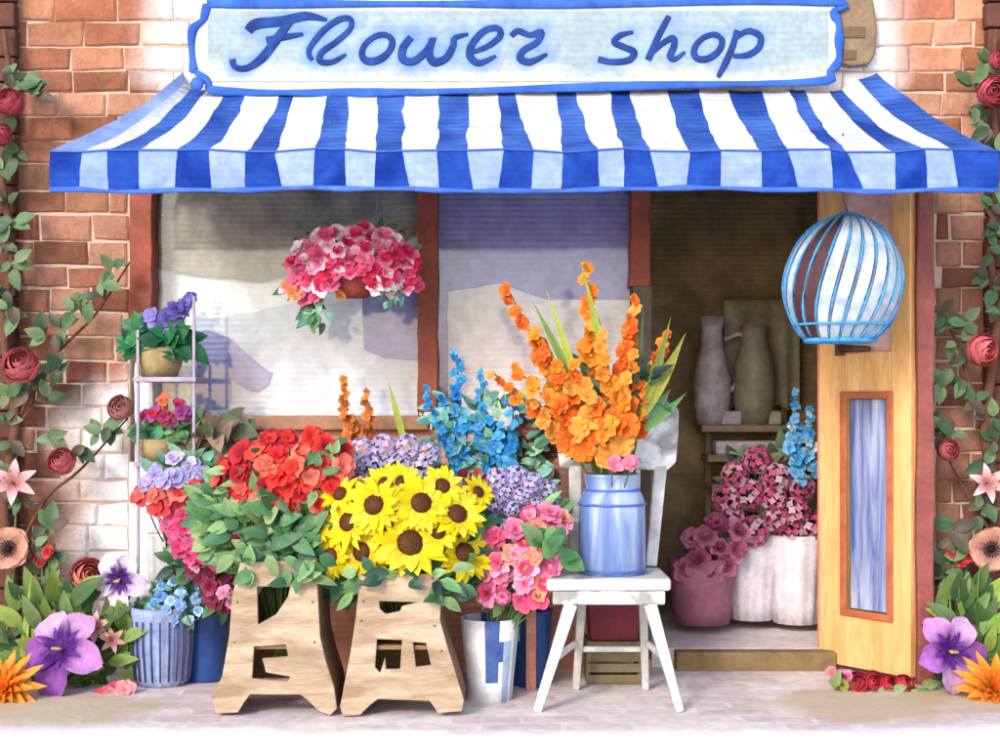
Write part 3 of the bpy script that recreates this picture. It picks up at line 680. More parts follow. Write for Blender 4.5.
LET = {'F':[([(248,31),(256,24),(282,21),(306,16),(327,20)],[4,5,4.5,4,1.5]),([(290,21),(276,40),(262,58),(247,68),(235,67),(232,59)],[3.5,4.2,4,3,2.6,3.2]),([(266,40),(284,37),(303,34)],[3,3.2,1.6])],
'l':[([(312,60),(309,50),(322,32),(338,20),(350,19),(350,29),(336,42),(322,52),(320,61),(332,62),(346,54)],[2,2.6,3,3,2.6,2.6,2.8,3,3,2.6,1.4])],
'o':[(ell(377,48,14,13.5,-1.2),[2.6,2.8,3,3,3.4,3.6,3.4,3,2.8,2.6,2.6,2.8,2.6])],
'w':[([(411,37),(403,48),(403,59),(414,61),(427,50),(433,38),(429,52),(434,62),(446,58),(453,46),(455,38),(468,34)],[3.2,3.6,3.8,3.6,3.2,3,3.6,4,3.4,3,2.6,1.4])],
'e':[([(473,52),(488,46),(500,36),(497,28),(484,31),(472,44),(470,56),(479,63),(496,56)],[2,2.6,3,3,3.2,3.4,3.6,3.2,1.6])],
'r':[([(511,36),(518,31),(530,35),(541,32),(537,42),(524,50),(520,58),(530,62),(547,54)],[2.4,3,2.6,3.2,3,3,3.4,3.2,1.5])],
's':[([(633,32),(621,35),(614,42),(624,47),(634,52),(629,60),(612,62),(598,59)],[1.6,2.6,3,3,3.2,3,2.8,2.8])],
'h':[([(669,16),(660,33),(654,46),(648,60)],[2.6,3,3,3]),([(652,53),(663,43),(673,38),(674,46),(670,56),(675,59),(685,52)],[2,2.6,3,3.2,3.2,2.6,1.4])],
'o2':[(ell(708,47,13,12.5,-1.0),[2.6,2.8,3,3,3.2,3.2,3,3,2.8,2.6,2.6,2.8,2.6])],
'p':[([(737,30),(733,45),(726,62),(718,77)],[2.4,3,3.2,2]),([(735,38),(748,31),(760,36),(759,47),(748,55),(733,56)],[2.2,2.8,3,3.2,3,2])]}
lm = mat('letter_blue',(14,44,112),(36,78,156),12,.8,.85,.3)
# painted face: pale wash with the blue pigment that has bled out of the lettering
LP_ = [W(p[0],p[1],-.106) for st_k in LET.values() for pts,_ in st_k for p in [(v.x,v.z) for v in smooth_path([(q[0],0,q[1]) for q in pts],4)]]
mb = MB(); mb.openmesh = True; nx_, nz_ = 160, 20; V = []; cs = []
for j in range(nz_+1):
    for i in range(nx_+1):
        px_ = 208+i/nx_*620; py_ = 10.5+j/nz_*71; v = W(px_,py_,-.1035); V.append(v)
        d_ = min((v-q).length for q in LP_)/S(-.1); n_ = noise.noise(Vector((px_*.03,py_*.05,2))); n2_ = noise.noise(Vector((px_*.011,py_*.04,7)))
        k_ = max(0,1-d_/(15+14*n_))**1.2*(.85 if px_ < 560 else .5)*(.8+.7*n_)
        e_ = min(1,max(0,(py_-62)/18+n2_*.9+(.25-(py_-10)/20 if py_ < 18 else 0)))
        cs.append(lerp(lerp(LC((152,170,176))[0],LC((196,196,180))[0],e_),LC((70,128,196))[0],max(0,min(.8,k_))))
mb.add(V,[(j*(nx_+1)+i,j*(nx_+1)+i+1,(j+1)*(nx_+1)+i+1,(j+1)*(nx_+1)+i) for j in range(nz_) for i in range(nx_)],cs)
mb.build('painted_face',mat('sign_paint',attr=True,scale=5,rough=.6,bump=.12,rib=12),sg,smooth=True)
for k, strokes in LET.items():
    mb = MB()
    for pts, ws in strokes:
        pa = smooth_path([W(p[0],p[1],-.106) for p in pts], 5); rr = []
        for i in range(len(ws)-1):
            for j in range(5): rr.append((ws[i]*(1-j/5)+ws[i+1]*j/5)*S(-.1)*1.12)
        rr.append(ws[-1]*S(-.1)); mb.tube(pa, rr, 10, flat=.10)
    mb.build('letter', lm, sg, smooth=True)
# ================================================================== CRATES
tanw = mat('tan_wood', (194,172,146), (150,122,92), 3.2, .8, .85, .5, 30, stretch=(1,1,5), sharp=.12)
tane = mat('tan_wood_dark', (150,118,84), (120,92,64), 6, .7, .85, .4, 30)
def crate(label, pts, y0, y1, holes, seed):
    r = thing('planter_crate', label, 'crate', (W(sum(p[0] for p in pts)/len(pts),700,y0).x, y0, 0), 'tan wooden crates holding flowers on the pavement')
    P = [W(px,py,y0) for px,py in pts]; zmin = min(p.z for p in P); P = [(p.x, max(.008,p.z-zmin+.008)) for p in P]
    # front and back boards with real cut-outs, made with a boolean-free strip grid
    def board(ya, yb, holes=holes):
        bm = bmesh.new()
        outer = [bm.verts.new((x,ya,z)) for x,z in P]; ed = [bm.edges.new((outer[i],outer[(i+1)%len(outer)])) for i in range(len(outer))]
        for h in holes:
            q = [W(px,py,y0) for px,py in h]; hv = [bm.verts.new((p.x,ya,p.z-zmin+.008)) for p in q]; ed += [bm.edges.new((hv[i],hv[(i+1)%len(hv)])) for i in range(len(hv))]
        bmesh.ops.triangle_fill(bm, use_beauty=True, use_dissolve=False, edges=ed)
        ex = bmesh.ops.extrude_face_region(bm, geom=bm.faces[:])
        for v in [e for e in ex['geom'] if isinstance(e, bmesh.types.BMVert)]: v.co.y = yb
        bmesh.ops.recalc_face_normals(bm, faces=bm.faces)
        mb = MB(); bm.verts.index_update(); mb.v = [v.co.copy() for v in bm.verts]; mb.f = [tuple(v.index for v in f.verts) for f in bm.faces]; mb.c = [(1,1,1)]*len(mb.v); mb.m = [0]*len(mb.f); bm.free(); return mb
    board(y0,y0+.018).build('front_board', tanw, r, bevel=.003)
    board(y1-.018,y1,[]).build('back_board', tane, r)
    sb_ = MB(); zz_ = max(p[1] for p in P)
    for q in P:
        if q[1] > zz_*.45: dome(sb_, frame((q[0]+(.02 if q[0] < sum(k[0] for k in P)/len(P) else -.02), y0-.001, max(.03,q[1]-.02)),(0,-1,0)),.005,.003,(1,1,1),8,2)
    sb_.build('screws', mat('screw_steel',(120,110,100),(90,80,70),20,.5,.4), r, smooth=True)
    n = len(P)
    lft = [p for p in P[:holes_split(P)]]
    for side in (0,1):
        mb = MB(); prof = SIDE(P, side)
        for (xa,za),(xb,zb_) in zip(prof[:-1],prof[1:]):
            s = 1 if side == 0 else -1; i_ = .016*s
            mb.hexa([(xa,y0+.019,za),(xa+i_,y0+.019,za),(xa+i_,y1-.019,za),(xa,y1-.019,za),(xb,y0+.019,zb_),(xb+i_,y0+.019,zb_),(xb+i_,y1-.019,zb_),(xb,y1-.019,zb_)])
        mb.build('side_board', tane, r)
    # inner floor that carries the plant box
    xs = [p[0] for p in P]; mb = MB(); mb.box((min(xs)+.06,y0+.019,.25),(max(xs)-.06,y1-.019,.265)); mb.build('inner_shelf', tane, r)
    return r
def holes_split(P): return len(P)//2
def SIDE(P, side):
    zt_ = max(p[1] for p in P); cx = sum(p[0] for p in P)/len(P)
    q = [p for p in P if ((p[0] < cx) if side == 0 else (p[0] > cx)) and (p[1] > .16 or abs(p[0]-cx) > .8*max(abs(k[0]-cx) for k in P))]
    q = sorted(set(q), key=lambda p: p[1]); return q
crate('tan wooden crate with flared feet under the red geraniums', [(240,566),(316,564),(318,600),(320,640),(326,665),(334,690),(337,712),(330,719),(318,714),(308,704),(300,698),(250,698),(244,706),(238,716),(216,717),(211,700),(222,680),(229,640),(232,600)], -.92, -.60,
      [[(257,590),(290,590),(288,600),(276,618),(258,628)],[(254,650),(286,648),(288,660),(262,662),(266,676),(290,680),(288,685),(252,682)]], 1)
crate('tan wooden crate with flared feet under the yellow sunflowers', [(360,580),(438,578),(441,600),(440,625),(447,650),(455,675),(464,705),(462,716),(438,718),(430,706),(378,704),(370,710),(360,720),(343,721),(340,712),(344,690),(350,660),(356,620),(358,600)], -.93, -.61,
      [[(379,606),(418,607),(402,611),(400,616),(386,619),(380,614)],[(377,644),(402,645),(400,674),(386,674),(385,662),(380,678),(375,672)],[(413,647),(426,648),(431,670),(416,672)]], 2)
# ================================================================== HIDDEN BENCH + BUCKETS
bn = thing('flower_bench', 'low salmon bench carrying the rear flower buckets below the window', 'bench', (W(380,600,-.33).x,-.33,0))
mb = MB(); bx0, bx1 = GX(232,-.33), GX(540,-.33); mb.box((bx0,-.47,.36),(bx1,-.18,.395)); sal = MATS['salmon_wood']; mb.build('bench_top', sal, bn, bevel=.004)
for x in (bx0+.04, bx1-.04):
    for y in (-.44,-.21): mb = MB(); mb.box((x-.02,y-.02,0),(x+.02,y+.02,.358)); mb.build('leg', sal, bn, bevel=.003)
zinc = mat('zinc',(170,180,190),(140,150,165),7,.7,.45,.1,spec=.5)
def bucket(label, px, y, z0, r, h, m, group='buckets of cut flowers', name='flower_bucket', rt=1.2, cat='bucket'):
    c = Vector((GX(px,y), y, z0)); root = thing(name, label, cat, c, group); mb = MB(); t = .005
    mb.lathe(c, [(0,0),(r,0),(r*1.02,.01),(r*rt,h-.012),(r*rt+.006,h-.008),(r*rt+.006,h),(r*rt-t,h),(r-t,t),(0,t)], 32); mb.build('body', m, root, smooth=True, bevel=0); return root
bk = [bucket('zinc bucket holding lavender hydrangeas on the rear bench', 395,-.33,.396,.085,.25, zinc),
      bucket('zinc bucket holding orange stocks on the left end of the rear bench', 340,-.33,.396,.05,.25, zinc),
      bucket('zinc bucket holding blue delphiniums on the rear bench', 472,-.33,.396,.085,.25, zinc),
      bucket('salmon terracotta pot behind the blue flowers at the bench end', 532,-.30,.396,.075,.36, mat('salmon_pot',(214,146,124),(180,105,85),6,.8,.8), name='terracotta_pot', rt=1.35, cat='pot')]
# ================================================================== FLOWER BUNCHES
def bunch(name, label, cat, px, py, y, group='bunches of flowers massed under the window'): return thing(name, label, cat, W(px,py,y), group)
RED = LC((215,40,34),(226,62,42),(190,22,40),(234,96,74),(218,48,32))
r = random.Random(11)
b1 = bunch('red_geraniums','mass of bright red geraniums with green leaves in the left crate','flowers',282,635,-.76)
P = [(215,480),(232,452),(262,440),(300,434),(340,442),(354,462),(350,490),(330,505),(290,508),(250,508),(224,500)]
leaves(b1, [(208,485),(350,490),(350,560),(338,588),(300,572),(240,570),(215,552),(202,520)], -.74, GREEN, 260, 26, 21, bg=.14)
heads(b1,'bloom',scatter(P,15,r,58),-.74,27,RED+LC((160,16,34),(240,120,96)),22,base=(282,655,-.76),P=P,bg=.13,name='geranium_flower')
leaves(b1,[(232,552),(330,552),(322,596),(300,580),(262,584),(238,575)],-.95,GREEN,17,23,23,bg=.0,name='spilling_leaves',up=-.4)
b2 = bunch('sunflowers','yellow sunflowers with dark brown centres filling the right crate','flowers',400,635,-.77)
leaves(b1,P,-.80,GREEN,24,18,24,bg=.1)
leaves(b2, [(318,520),(335,500),(470,500),(486,560),(476,598),(430,584),(400,586),(350,592),(322,565)], -.76, GREEN+DEEP, 200, 26, 31, bg=.12)
heads(b2,'sunflower',[(331,556,50),(362,552,56),(348,522,56),(374,505,60),(410,543,76),(421,503,60),(457,514,58),(464,553,62),(386,484,46),(442,486,46),(340,494,44),(318,526,38),(402,482,40),(388,524,42),(478,492,36),(438,532,44),(392,565,36)],-.8,50,LC((250,222,20),(242,208,10),(252,232,60)),32,base=(400,655,-.77),bg=.12,name='sunflower',up=.25)
leaves(b2,[(350,572),(450,566),(470,600),(440,604),(425,590),(385,592),(352,600)],-.96,GREEN+DEEP,20,22,35,bg=.0,name='spilling_leaves',up=-.4)
b3 = bunch('lavender_hydrangeas','pale lavender hydrangeas between the red geraniums and blue delphiniums','flowers',395,520,-.33)
heads(b3,'hydrangea',[(362,452,32),(384,448,32),(408,448,32),(428,455,30),(372,466,32),(398,466,34),(420,470,30),(350,468,26)],-.55,30,LC((198,184,228),(182,168,216),(214,204,238)),33,base=(395,545,-.33),bg=.04,name='hydrangea_head')
leaves(b3,[(348,462),(436,462),(436,490),(348,490)],-.5,GREEN,50,20,34)
b4 = bunch('orange_stocks','two thin orange flower spikes with a green blade behind the red geraniums','flowers',352,530,-.33)
ORS = LC((205,115,60),(220,130,50),(190,95,50))
spike(b4,(347,440),(345,380),-.36,ORS,15,13,41,wob=4,tip=.6,base=(352,540,-.33)); spike(b4,(370,440),(366,392),-.35,ORS,14,11,42,wob=5,tip=.6,base=(354,540,-.33))
spike(b4,(358,448),(354,420),-.36,ORS,17,6,43,wob=7,tip=.9,base=(354,540,-.33))
mb = MB(); mb.openmesh = True; blade(mb,(407,452),(388,380),-.42,7,LC((165,175,60))[0]); blade(mb,(395,540),(407,452),-.42,5,LC((125,150,60))[0]); mb.build('leaf_blade', LEAF, b4, smooth=True)
BLU = LC((50,150,215),(90,180,228),(30,120,190),(70,165,220)); TEAL = LC((120,185,170),(90,150,140),(150,200,170),(70,120,90))
b5 = bunch('blue_delphiniums','bright blue delphinium spikes rising beside the orange gladioli','flowers',472,520,-.33)
for i,(a,b,n,s) in enumerate((((462,432),(456,352),16,17),((482,445),(481,372),12,15),((446,450),(424,388),11,14),((470,465),(442,398),13,18),((498,462),(484,405),12,18),((515,455),(512,402),10,17),((452,470),(448,420),10,18),((485,480),(478,425),10,19),((506,475),(500,425),10,18))):
    spike(b5,a,b,-.46-.02*(i%3),BLU,s,n,50+i,wob=6,tip=.6,base=(472,545,-.33))
leaves(b5,[(420,415),(440,395),(520,400),(545,430),(540,475),(440,485)],-.46,TEAL,130,17,60,bg=.05)
b6 = bunch('dark_foliage','small dark red flowers and brown leaves in the salmon pot','plant',532,500,-.30)
leaves(b6,[(505,440),(530,425),(556,435),(556,470),(530,462),(500,470)],-.4,LC((110,68,55),(135,85,65),(85,60,48),(160,100,75)),70,20,61)
heads(b6,'bud',scatter([(462,474),(500,470),(512,482),(500,496),(466,494)],9,r,14),-.52,14,LC((150,50,50),(120,40,45),(190,80,70)),62,base=(532,500,-.30),name='red_bud')
b7 = bunch('lavender_phlox','loose lavender phlox heads between sunflowers and blue can','flowers',515,610,-.62)
P = [(487,500),(494,478),(520,470),(548,480),(552,505),(540,525),(510,540),(490,535)]
heads(b7,'hydrangea',scatter(P,15,r,20),-.66,24,LC((190,175,224),(206,194,234),(176,160,212)),71,base=(512,640,-.62),P=P,bg=.05,name='phlox_head')
leaves(b7,P,-.62,TEAL,40,16,72)
b8 = bunch('pink_carnations','pink and coral carnations spilling over the striped pot','flowers',500,625,-.66)
P = [(470,560),(490,535),(520,525),(540,505),(560,505),(570,530),(555,545),(550,570),(545,592),(520,608),(495,605),(475,585)]
heads(b8,'carnation',scatter(P,14,r,48),-.74,25,LC((238,130,165),(228,88,130),(240,150,120),(245,160,190),(225,70,105)),81,base=(495,655,-.66),P=P,bg=.07,name='carnation')
leaves(b8,P+[(540,600)],-.70,GREEN,70,18,82)
leaves(b8,[(536,540),(570,536),(574,556),(548,560)],-.84,GREEN,8,26,83,wr=.8)
b9 = bunch('red_and_lavender_posy','red and lavender posy with mint leaves in front of the shelf','flowers',170,560,-.42)
P = [(138,485),(150,470),(175,455),(205,462),(212,490),(200,508),(160,508),(140,503)]
pts = scatter(P,12,r,26)
heads(b9,'bloom',[p for p in pts if p[1] > 486],-.5,22,LC((230,90,80),(235,120,105),(215,60,60)),91,base=(168,560,-.12),P=P,name='red_flower')
heads(b9,'bloom',[p for p in pts if p[1] <= 486],-.5,21,LC((195,185,230),(178,168,218)),92,base=(168,560,-.12),P=P,name='lavender_flower')
leaves(b9,[(150,462),(200,458),(222,470),(225,500),(190,492),(150,490)],-.47,MINT+GREEN[:2],60,18,93)
b10 = bunch('yellow_posy','small tuft of yellow blooms left of the green geranium leaves','flowers',217,560,-.45)
heads(b10,'bloom',[(208,500,18),(218,508,22),(228,512,18),(213,514,18),(206,508,14)],-.6,18,LC((245,225,40),(250,235,90)),101,base=(200,600,-.42),name='yellow_flower')
b11 = bunch('magenta_petunias','magenta and dark maroon blooms tumbling over the dark blue pot','flowers',205,610,-.28)
P = [(158,520),(180,508),(215,520),(232,528),(234,545),(215,560),(190,562),(170,545)]
heads(b11,'bloom',scatter(P,12,r,34),-.5,23,LC((214,80,130),(225,105,150),(205,60,110)),111,base=(205,625,-.28),P=P,name='magenta_flower')
P = [(182,552),(215,545),(232,560),(236,598),(222,606),(205,588),(188,575)]
heads(b11,'bloom',scatter(P,11,r,26),-.48,22,LC((125,35,65),(150,50,80),(100,28,50)),112,base=(205,625,-.28),P=P,name='maroon_flower')
heads(b11,'bloom',[(224,592,16),(231,602,14),(195,566,14)],-.54,14,LC((240,160,200)),113,name='pink_flower',base=(205,625,-.28))
leaves(b11,[(170,560),(235,560),(238,612),(190,605)],-.42,GREEN+DEEP,60,18,114)
b12 = bunch('blue_lobelia','tiny blue flowers and green sprigs in the ribbed grey blue pot','flowers',163,625,-.33)
heads(b12,'bloom',scatter([(150,600),(165,580),(205,578),(212,600),(190,622),(150,618)],10,r,16),-.4,13,LC((130,175,228),(170,200,240),(100,150,215)),121,base=(163,640,-.33),name='blue_flower')
leaves(b12,[(148,602),(165,578),(200,578),(208,600),(192,618),(148,622)],-.38,TEAL+GREEN,110,15,122)
# containers on the ground
ribm = mat('ribbed_pot',(120,138,184),(168,180,212),7,.9,.5,.15)
c = Vector((GX(163,-.33),-.33,0)); rp = thing('ribbed_pot','ribbed grey blue pot standing beside the left corner flowers','pot',c)
mb = MB(); mb.lathe(c,[(0,.004),(.095,.004),(.108,.03),(.122,.16),(.125,.28),(.132,.30),(.132,.325),(.118,.325),(.11,.28),(0,.26)],72,lambda a,z: 1+(.035*math.cos(a*18) if .02 < z < .29 else 0)); mb.build('body',ribm,rp,smooth=True)
mb = MB()
for k in range(22): a = 2*PI*k/22; mb.tube([c+Vector((math.cos(a)*q,math.sin(a)*q,z)) for q,z in ((.112,.03),(.127,.16),(.13,.275))],.0035,5)
mb.build('rib_lines',mat('rib_navy',(58,66,120),(80,90,140),7),rp,smooth=True)
navy = mat('navy_glaze',(35,80,150),(28,55,115),5,.8,.3,.05,spec=.5)
bucket('dark blue glazed pot behind the ribbed pot under the magenta blooms',207,-.22,.004,.10,.33,navy,name='glazed_pot',rt=1.15,cat='pot',group=None)
bucket('deep navy glazed pot beside the left leg of the white chair',530,-.34,.004,.075,.31,navy,name='glazed_pot',rt=1.2,cat='pot',group=None)
c = Vector((GX(490,-.62),-.62,.004)); wp = thing('striped_bucket','white bucket with blue painted patches between right crate and white chair','bucket',c)
m1, m2, m3 = mat('pot_white',(246,246,246),(228,232,238),5,.6,.4), mat('pot_navy',(52,72,140),(90,120,185),7,.9,.4), mat('pot_grey',(170,195,220),(150,175,205),5,.7,.4)
mb = MB(); n = 36; prof = [(.085,0),(.092,.08),(.100,.16),(.108,.24),(.115,.32)]
V = []
for rr,z in prof:
    for j in range(n): a = 2*PI*j/n; V.append(c+Vector((math.cos(a)*rr,math.sin(a)*rr,z)))
for i in range(4):
    for j in range(n):
        s = (j % 18); mi = 0
        if i >= 1 and s in (8,9,10) : mi = 1
        if i == 2 and s in (8,9,10,11,12): mi = 1
        if s in (12,13) and i < 3: mi = 2
        if s in (15,) : mi = 2
        mb.f.append((0,0,0,0)); mb.f.pop(); mb.f.append((i*n+j,i*n+(j+1)%n,(i+1)*n+(j+1)%n,(i+1)*n+j)); mb.m.append(mi)
mb.v = V; mb.c = [(1,1,1)]*len(V)
mb.f.append(tuple(range(n))); mb.m.append(0)
o = mb.build('body',[m1,m2,m3],wp,smooth=True); md = o.modifiers.new('wall','SOLIDIFY'); md.thickness = .006
bucket('tall white enamel bucket standing behind the ribbed grey blue pot',168,-.12,.004,.072,.60,MATS['white_paint'],name='white_bucket',rt=1.2,group=None)
# ================================================================== PLANT SHELF (left)
ps = thing('plant_shelf','narrow grey wooden plant shelf at the left window jamb with two pots','shelf',(GX(165,-.18),-.18,0))
gw = mat('grey_wood',(176,164,180),(150,138,160),6,.7,.7)
for px,y,ptop in ((194,-.28,296),(194,-.10,300),(138,-.10,330),(138,-.28,330)):
    mb = MB(); x = GX(px,y); zt2 = W(0,ptop,y).z; mb.box((x-.006,y-.006,0),(x+.006,y+.006,zt2)); mb.build('upright',gw if px > 150 else gw,ps,bevel=.002)
for py in (377,462):
    mb = MB(); z = W(0,py,-.28).z; mb.box((GX(134,-.28),-.30,z-.02),(GX(197,-.28),-.08,z)); mb.build('shelf_board',gw,ps,bevel=.003)
khaki = mat('khaki_pot',(178,158,110),(122,104,66),8,.9,.8,.4)
def shelf_pot(label, px, py, w, h, m):
    y = -.19; z = W(0,py,-.28).z+.001; c = Vector((GX(px,y),y,z)); t = thing('plant_pot',label,'pot',c,'pots on the left plant shelf'); R = w/2*S(y)
    H = h*S(y); mb = MB(); mb.lathe(c,[(0,0),(R*.75,0),(R,H*.5),(R*.98,H),(R*.88,H),(R*.85,H*.8),(0,H*.75)],28); mb.build('body',m,t,smooth=True); return c
shelf_pot('khaki pot with purple iris on the upper board of the plant shelf',159,377,46,29,khaki)
shelf_pot('khaki pot of red blooms on the lower board of the plant shelf',158,462,40,22,khaki)
shelf_pot('small round dark brown pot at the right end of the lower shelf board',185,462,20,20,mat('dkbrown_pot',(98,78,66),(80,62,52),8,.8,.8))
p1 = bunch('purple_iris','violet iris petals above dark green leaves in the upper khaki pot','flowers',160,352,-.19,'plants on the left shelf')
leaves(p1,[(130,338),(150,326),(172,334),(190,338),(188,350),(132,350)],-.22,LC((40,120,75),(35,95,65),(60,135,80)),60,22,131,wr=.7)
heads(p1,'bloom',[(142,322,22),(152,318,20),(160,325,24),(170,316,22),(178,310,22),(186,304,20),(165,331,18),(190,298,14),(177,320,18)],-.2,20,LC((120,110,195),(140,130,210),(105,92,180)),132,base=(160,358,-.19),name='iris_flower')
p2 = bunch('red_primroses','red and purple primroses over green leaves in the lower khaki pot','flowers',160,442,-.19,'plants on the left shelf')
leaves(p2,[(142,425),(195,420),(196,436),(142,440)],-.21,LC((45,130,80),(60,110,70),(110,150,90)),55,18,133,wr=.7)
heads(p2,'bloom',[(146,415,16),(154,414,17),(165,418,16),(172,422,16),(183,412,20),(179,404,14),(190,418,14)],-.23,16,LC((200,30,50),(185,25,60),(150,60,130)),134,base=(160,450,-.19),name='red_flower')
heads(p2,'bloom',[(163,400,14),(161,408,12),(166,396,10)],-.23,14,LC((235,110,80)),135,base=(160,450,-.19),name='orange_flower')
bf = bunch('brown_shrub','dry brown and olive leaves on the sill beside the shelf','plant',215,470,-.2)
leaves(bf,[(196,430),(215,417),(240,430),(250,447),(235,462),(198,470)],-.2,LC((135,112,95),(110,92,78),(150,130,110),(105,120,85)),90,24,136,wr=.7)
mb = MB(); mb.tube([W(215,480,-.17),W(215,440,-.17)],.006,6); z0 = W(205,560,-.17); mb.tube([(z0.x+.04,-.17,.3),W(215,480,-.17)],.006,6); mb.build('stem',STEM,bf,smooth=True)
# ================================================================== HANGING BASKET
hb = thing('hanging_basket','hanging brown basket overflowing with pink and red flowers in front of left window','hanging basket',W(355,297,-.4))
c = W(355,298,-.4); mb = MB(); s = S(-.4); mb.lathe(c,[(0,0),(12*s,0),(20*s,8*s),(25*s,22*s),(26*s,25*s),(23*s,25*s),(18*s,10*s),(0,6*s)],28); mb.build('bowl',mat('basket_brown',(160,72,58),(130,55,45),9,.7,.8,.6,60),hb,smooth=True)
stg = mat('string',(110,115,150),(90,95,130),9)
for a,b in (((336,276),(333,186)),((375,276),(377,186))):
    p = W(b[0]-3,188,-.4); p.z = 2.30
    mb = MB(); mb.tube([W(a[0],a[1],-.42), W(b[0],b[1]+10,-.4), p],.0028,6); mb.build('string',stg,hb,smooth=True)
P = [(290,262),(300,245),(325,232),(358,228),(390,230),(412,250),(415,285),(395,296),(375,288),(372,272),(335,272),(328,292),(300,300),(284,290),(292,276)]
leaves(hb,P,-.38,GREEN+DEEP,70,15,141)
heads(hb,'bloom',scatter(P,9.5,r,95),-.42,21,LC((235,110,150),(245,165,190),(215,40,85),(228,80,120),(250,215,222),(232,90,130)),142,P=P,bg=.10,name='pink_flower',up=.4)
heads(hb,'bloom',[(293,290,18),(288,284,14),(340,295,13),(296,296,12)],-.46,16,LC((240,150,90)),143,name='orange_flower')
leaves(hb,[(302,298),(330,298),(326,328),(316,322),(306,322)],-.43,TEAL+GREEN,26,13,144,name='trailing_leaves',up=-.8)
leaves(hb,[(376,276),(405,276),(402,300),(390,308),(378,296)],-.46,TEAL,20,12,145,name='trailing_leaves',up=-.8)
# ================================================================== LANTERN
lt = thing('paper_lantern','round blue and white ribbed lantern hanging in front of the yellow door','lantern',W(843,212,-.6))
lc = W(843,284,-.6); s = S(-.6); rx, rz = 57*s, 70*s
lw, lb, ld = mat('lantern_white',(244,248,252),(205,225,240),9,.7,.6), mat('lantern_blue',(45,135,205),(90,175,225),9,.7,.5), mat('lantern_dark',(82,48,52),(60,38,40),9,.7,.7)
def lpt(lat, lon, k=1):   # lat 0 top .. pi bottom, slanted ribs
    tw = lon+.28*math.cos(lat); q = min(lat, PI*.80)
    zz = math.cos(q)*rz; rr = math.sin(q)*rx*(1.0+.04*math.sin(q))
    return lc+Vector((math.sin(tw)*rr*k+(lat-PI/2)*-.012, -math.cos(tw)*rr*k*.85, zz*k))
NB = 22
mw_, mb_, md_ = MB(), MB(), MB()
DKP = (18, 19)
for i in range(NB):
    lon = 2*PI*i/NB
    pts = [lpt(.12+(.8*PI-.12)*k/16, lon) for k in range(17)]
    mb_.tube(pts, [.0042*(.8+.5*math.sin(k*1.1+i)) for k in range(17)], 6)
    # paper panel strips between ribs; some left open like the dark gaps in the cage
    V = []; 
    for k in range(17):
        lat = .12+(.8*PI-.12)*k/16
        for j in range(4): V.append(lpt(lat, lon+2*PI/NB*(.14+.72*j/3), .985))
    deg = (math.degrees(lon+PI)%360)-180
    tgt = md_ if i in DKP else mw_
    tgt.add(V, [(k*4+j,k*4+j+1,(k+1)*4+j+1,(k+1)*4+j) for k in range(16) for j in range(3)])
for q in (mw_, md_): q.openmesh = True
mw_.build('paper_panels', mat('lantern_paper',(236,242,248),(150,180,202),9,.9,.7,.1,transl=.3), lt, smooth=True); mb_.build('ribs', lb, lt, smooth=True); md_.build('dark_panels', ld, lt, smooth=True)
for lat, rr in ((.12,.008),(.80*PI,.010),(.70*PI,.005)):
    mb = MB(); mb.tube([lpt(lat, 2*PI*k/40) for k in range(41)], rr, 6); mb.build('hoop', lb, lt, smooth=True)
mb = MB(); mb.openmesh = True; cc_ = sum((lpt(.8*PI,2*PI*k/24) for k in range(24)), Vector())/24
mb.add([cc_]+[lpt(.8*PI,2*PI*k/24) for k in range(24)], [(0,k+1,(k+1)%24+1) for k in range(24)]); mb.build('base_disc', lw, lt)
mb = MB(); mb.tube([lpt(.1,0)+Vector((0,.02,-.005)), W(843,200,-.6), Vector((W(843,0,-.6).x,-.6,2.215))], .004, 6); mb.build('cord', stg, lt, smooth=True)
# ================================================================== CHAIR
ch = thing('wooden_chair','worn white painted chair carrying the blue can of gladioli','chair',(GX(610,-.66),-.66,0))
cw = mat('chair_white',(226,225,222),(196,194,190),5,.8,.6,.3,30,sharp=.07)
cg = mat('chair_worn',(236,236,234),(150,148,142),6,.9,.6,.3,30,sharp=.05)
zs = .50; yf, ybk = -.84, -.47
mb = MB(); sx0,sx1 = GX(547,yf),GX(671,yf); bx0_,bx1_ = GX(566,ybk),GX(660,ybk)
pts = [(sx0,yf),(sx1,yf),(sx1+.005,yf+.05),(bx1_,ybk),(bx0_,ybk),(sx0-.003,yf+.05)]
mb.add([(x,y,zs-.045) for x,y in pts]+[(x,y,zs) for x,y in pts], [(5,4,3,2,1,0),(6,7,8,9,10,11)]+[(i,(i+1)%6,6+(i+1)%6,6+i) for i in range(6)])
mb.build('seat', cw, ch, bevel=.012, seg=3)
mb = MB(); mb.hexa([(sx0+.02,yf+.012,zs-.098),(sx1-.02,yf+.012,zs-.098),(bx1_-.02,ybk-.02,zs-.098),(bx0_+.02,ybk-.02,zs-.098),(sx0+.02,yf+.012,zs-.046),(sx1-.02,yf+.012,zs-.046),(bx1_-.02,ybk-.02,zs-.046),(bx0_+.02,ybk-.02,zs-.046)]); mb.build('apron', cg, ch, bevel=.006)
for (pt,pb,w) in (((571,0),(537,0),.05),((650,0),(680,0),.048)):
    mb = MB(); mb.beam((GX(pt[0],yf+.035),yf+.035,zs-.097),(GX(pb[0],yf-.0),yf-.005,.006),w,.042,w*.62,.03); mb.build('front_leg', cw, ch, bevel=.006)
for px in (576,646):
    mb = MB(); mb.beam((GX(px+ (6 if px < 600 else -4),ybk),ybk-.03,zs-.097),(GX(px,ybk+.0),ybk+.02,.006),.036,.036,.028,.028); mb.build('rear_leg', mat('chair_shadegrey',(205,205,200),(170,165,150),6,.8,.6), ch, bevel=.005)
for y_, z_, pa, pb in ((yf+.02,.2,556,664),): pass
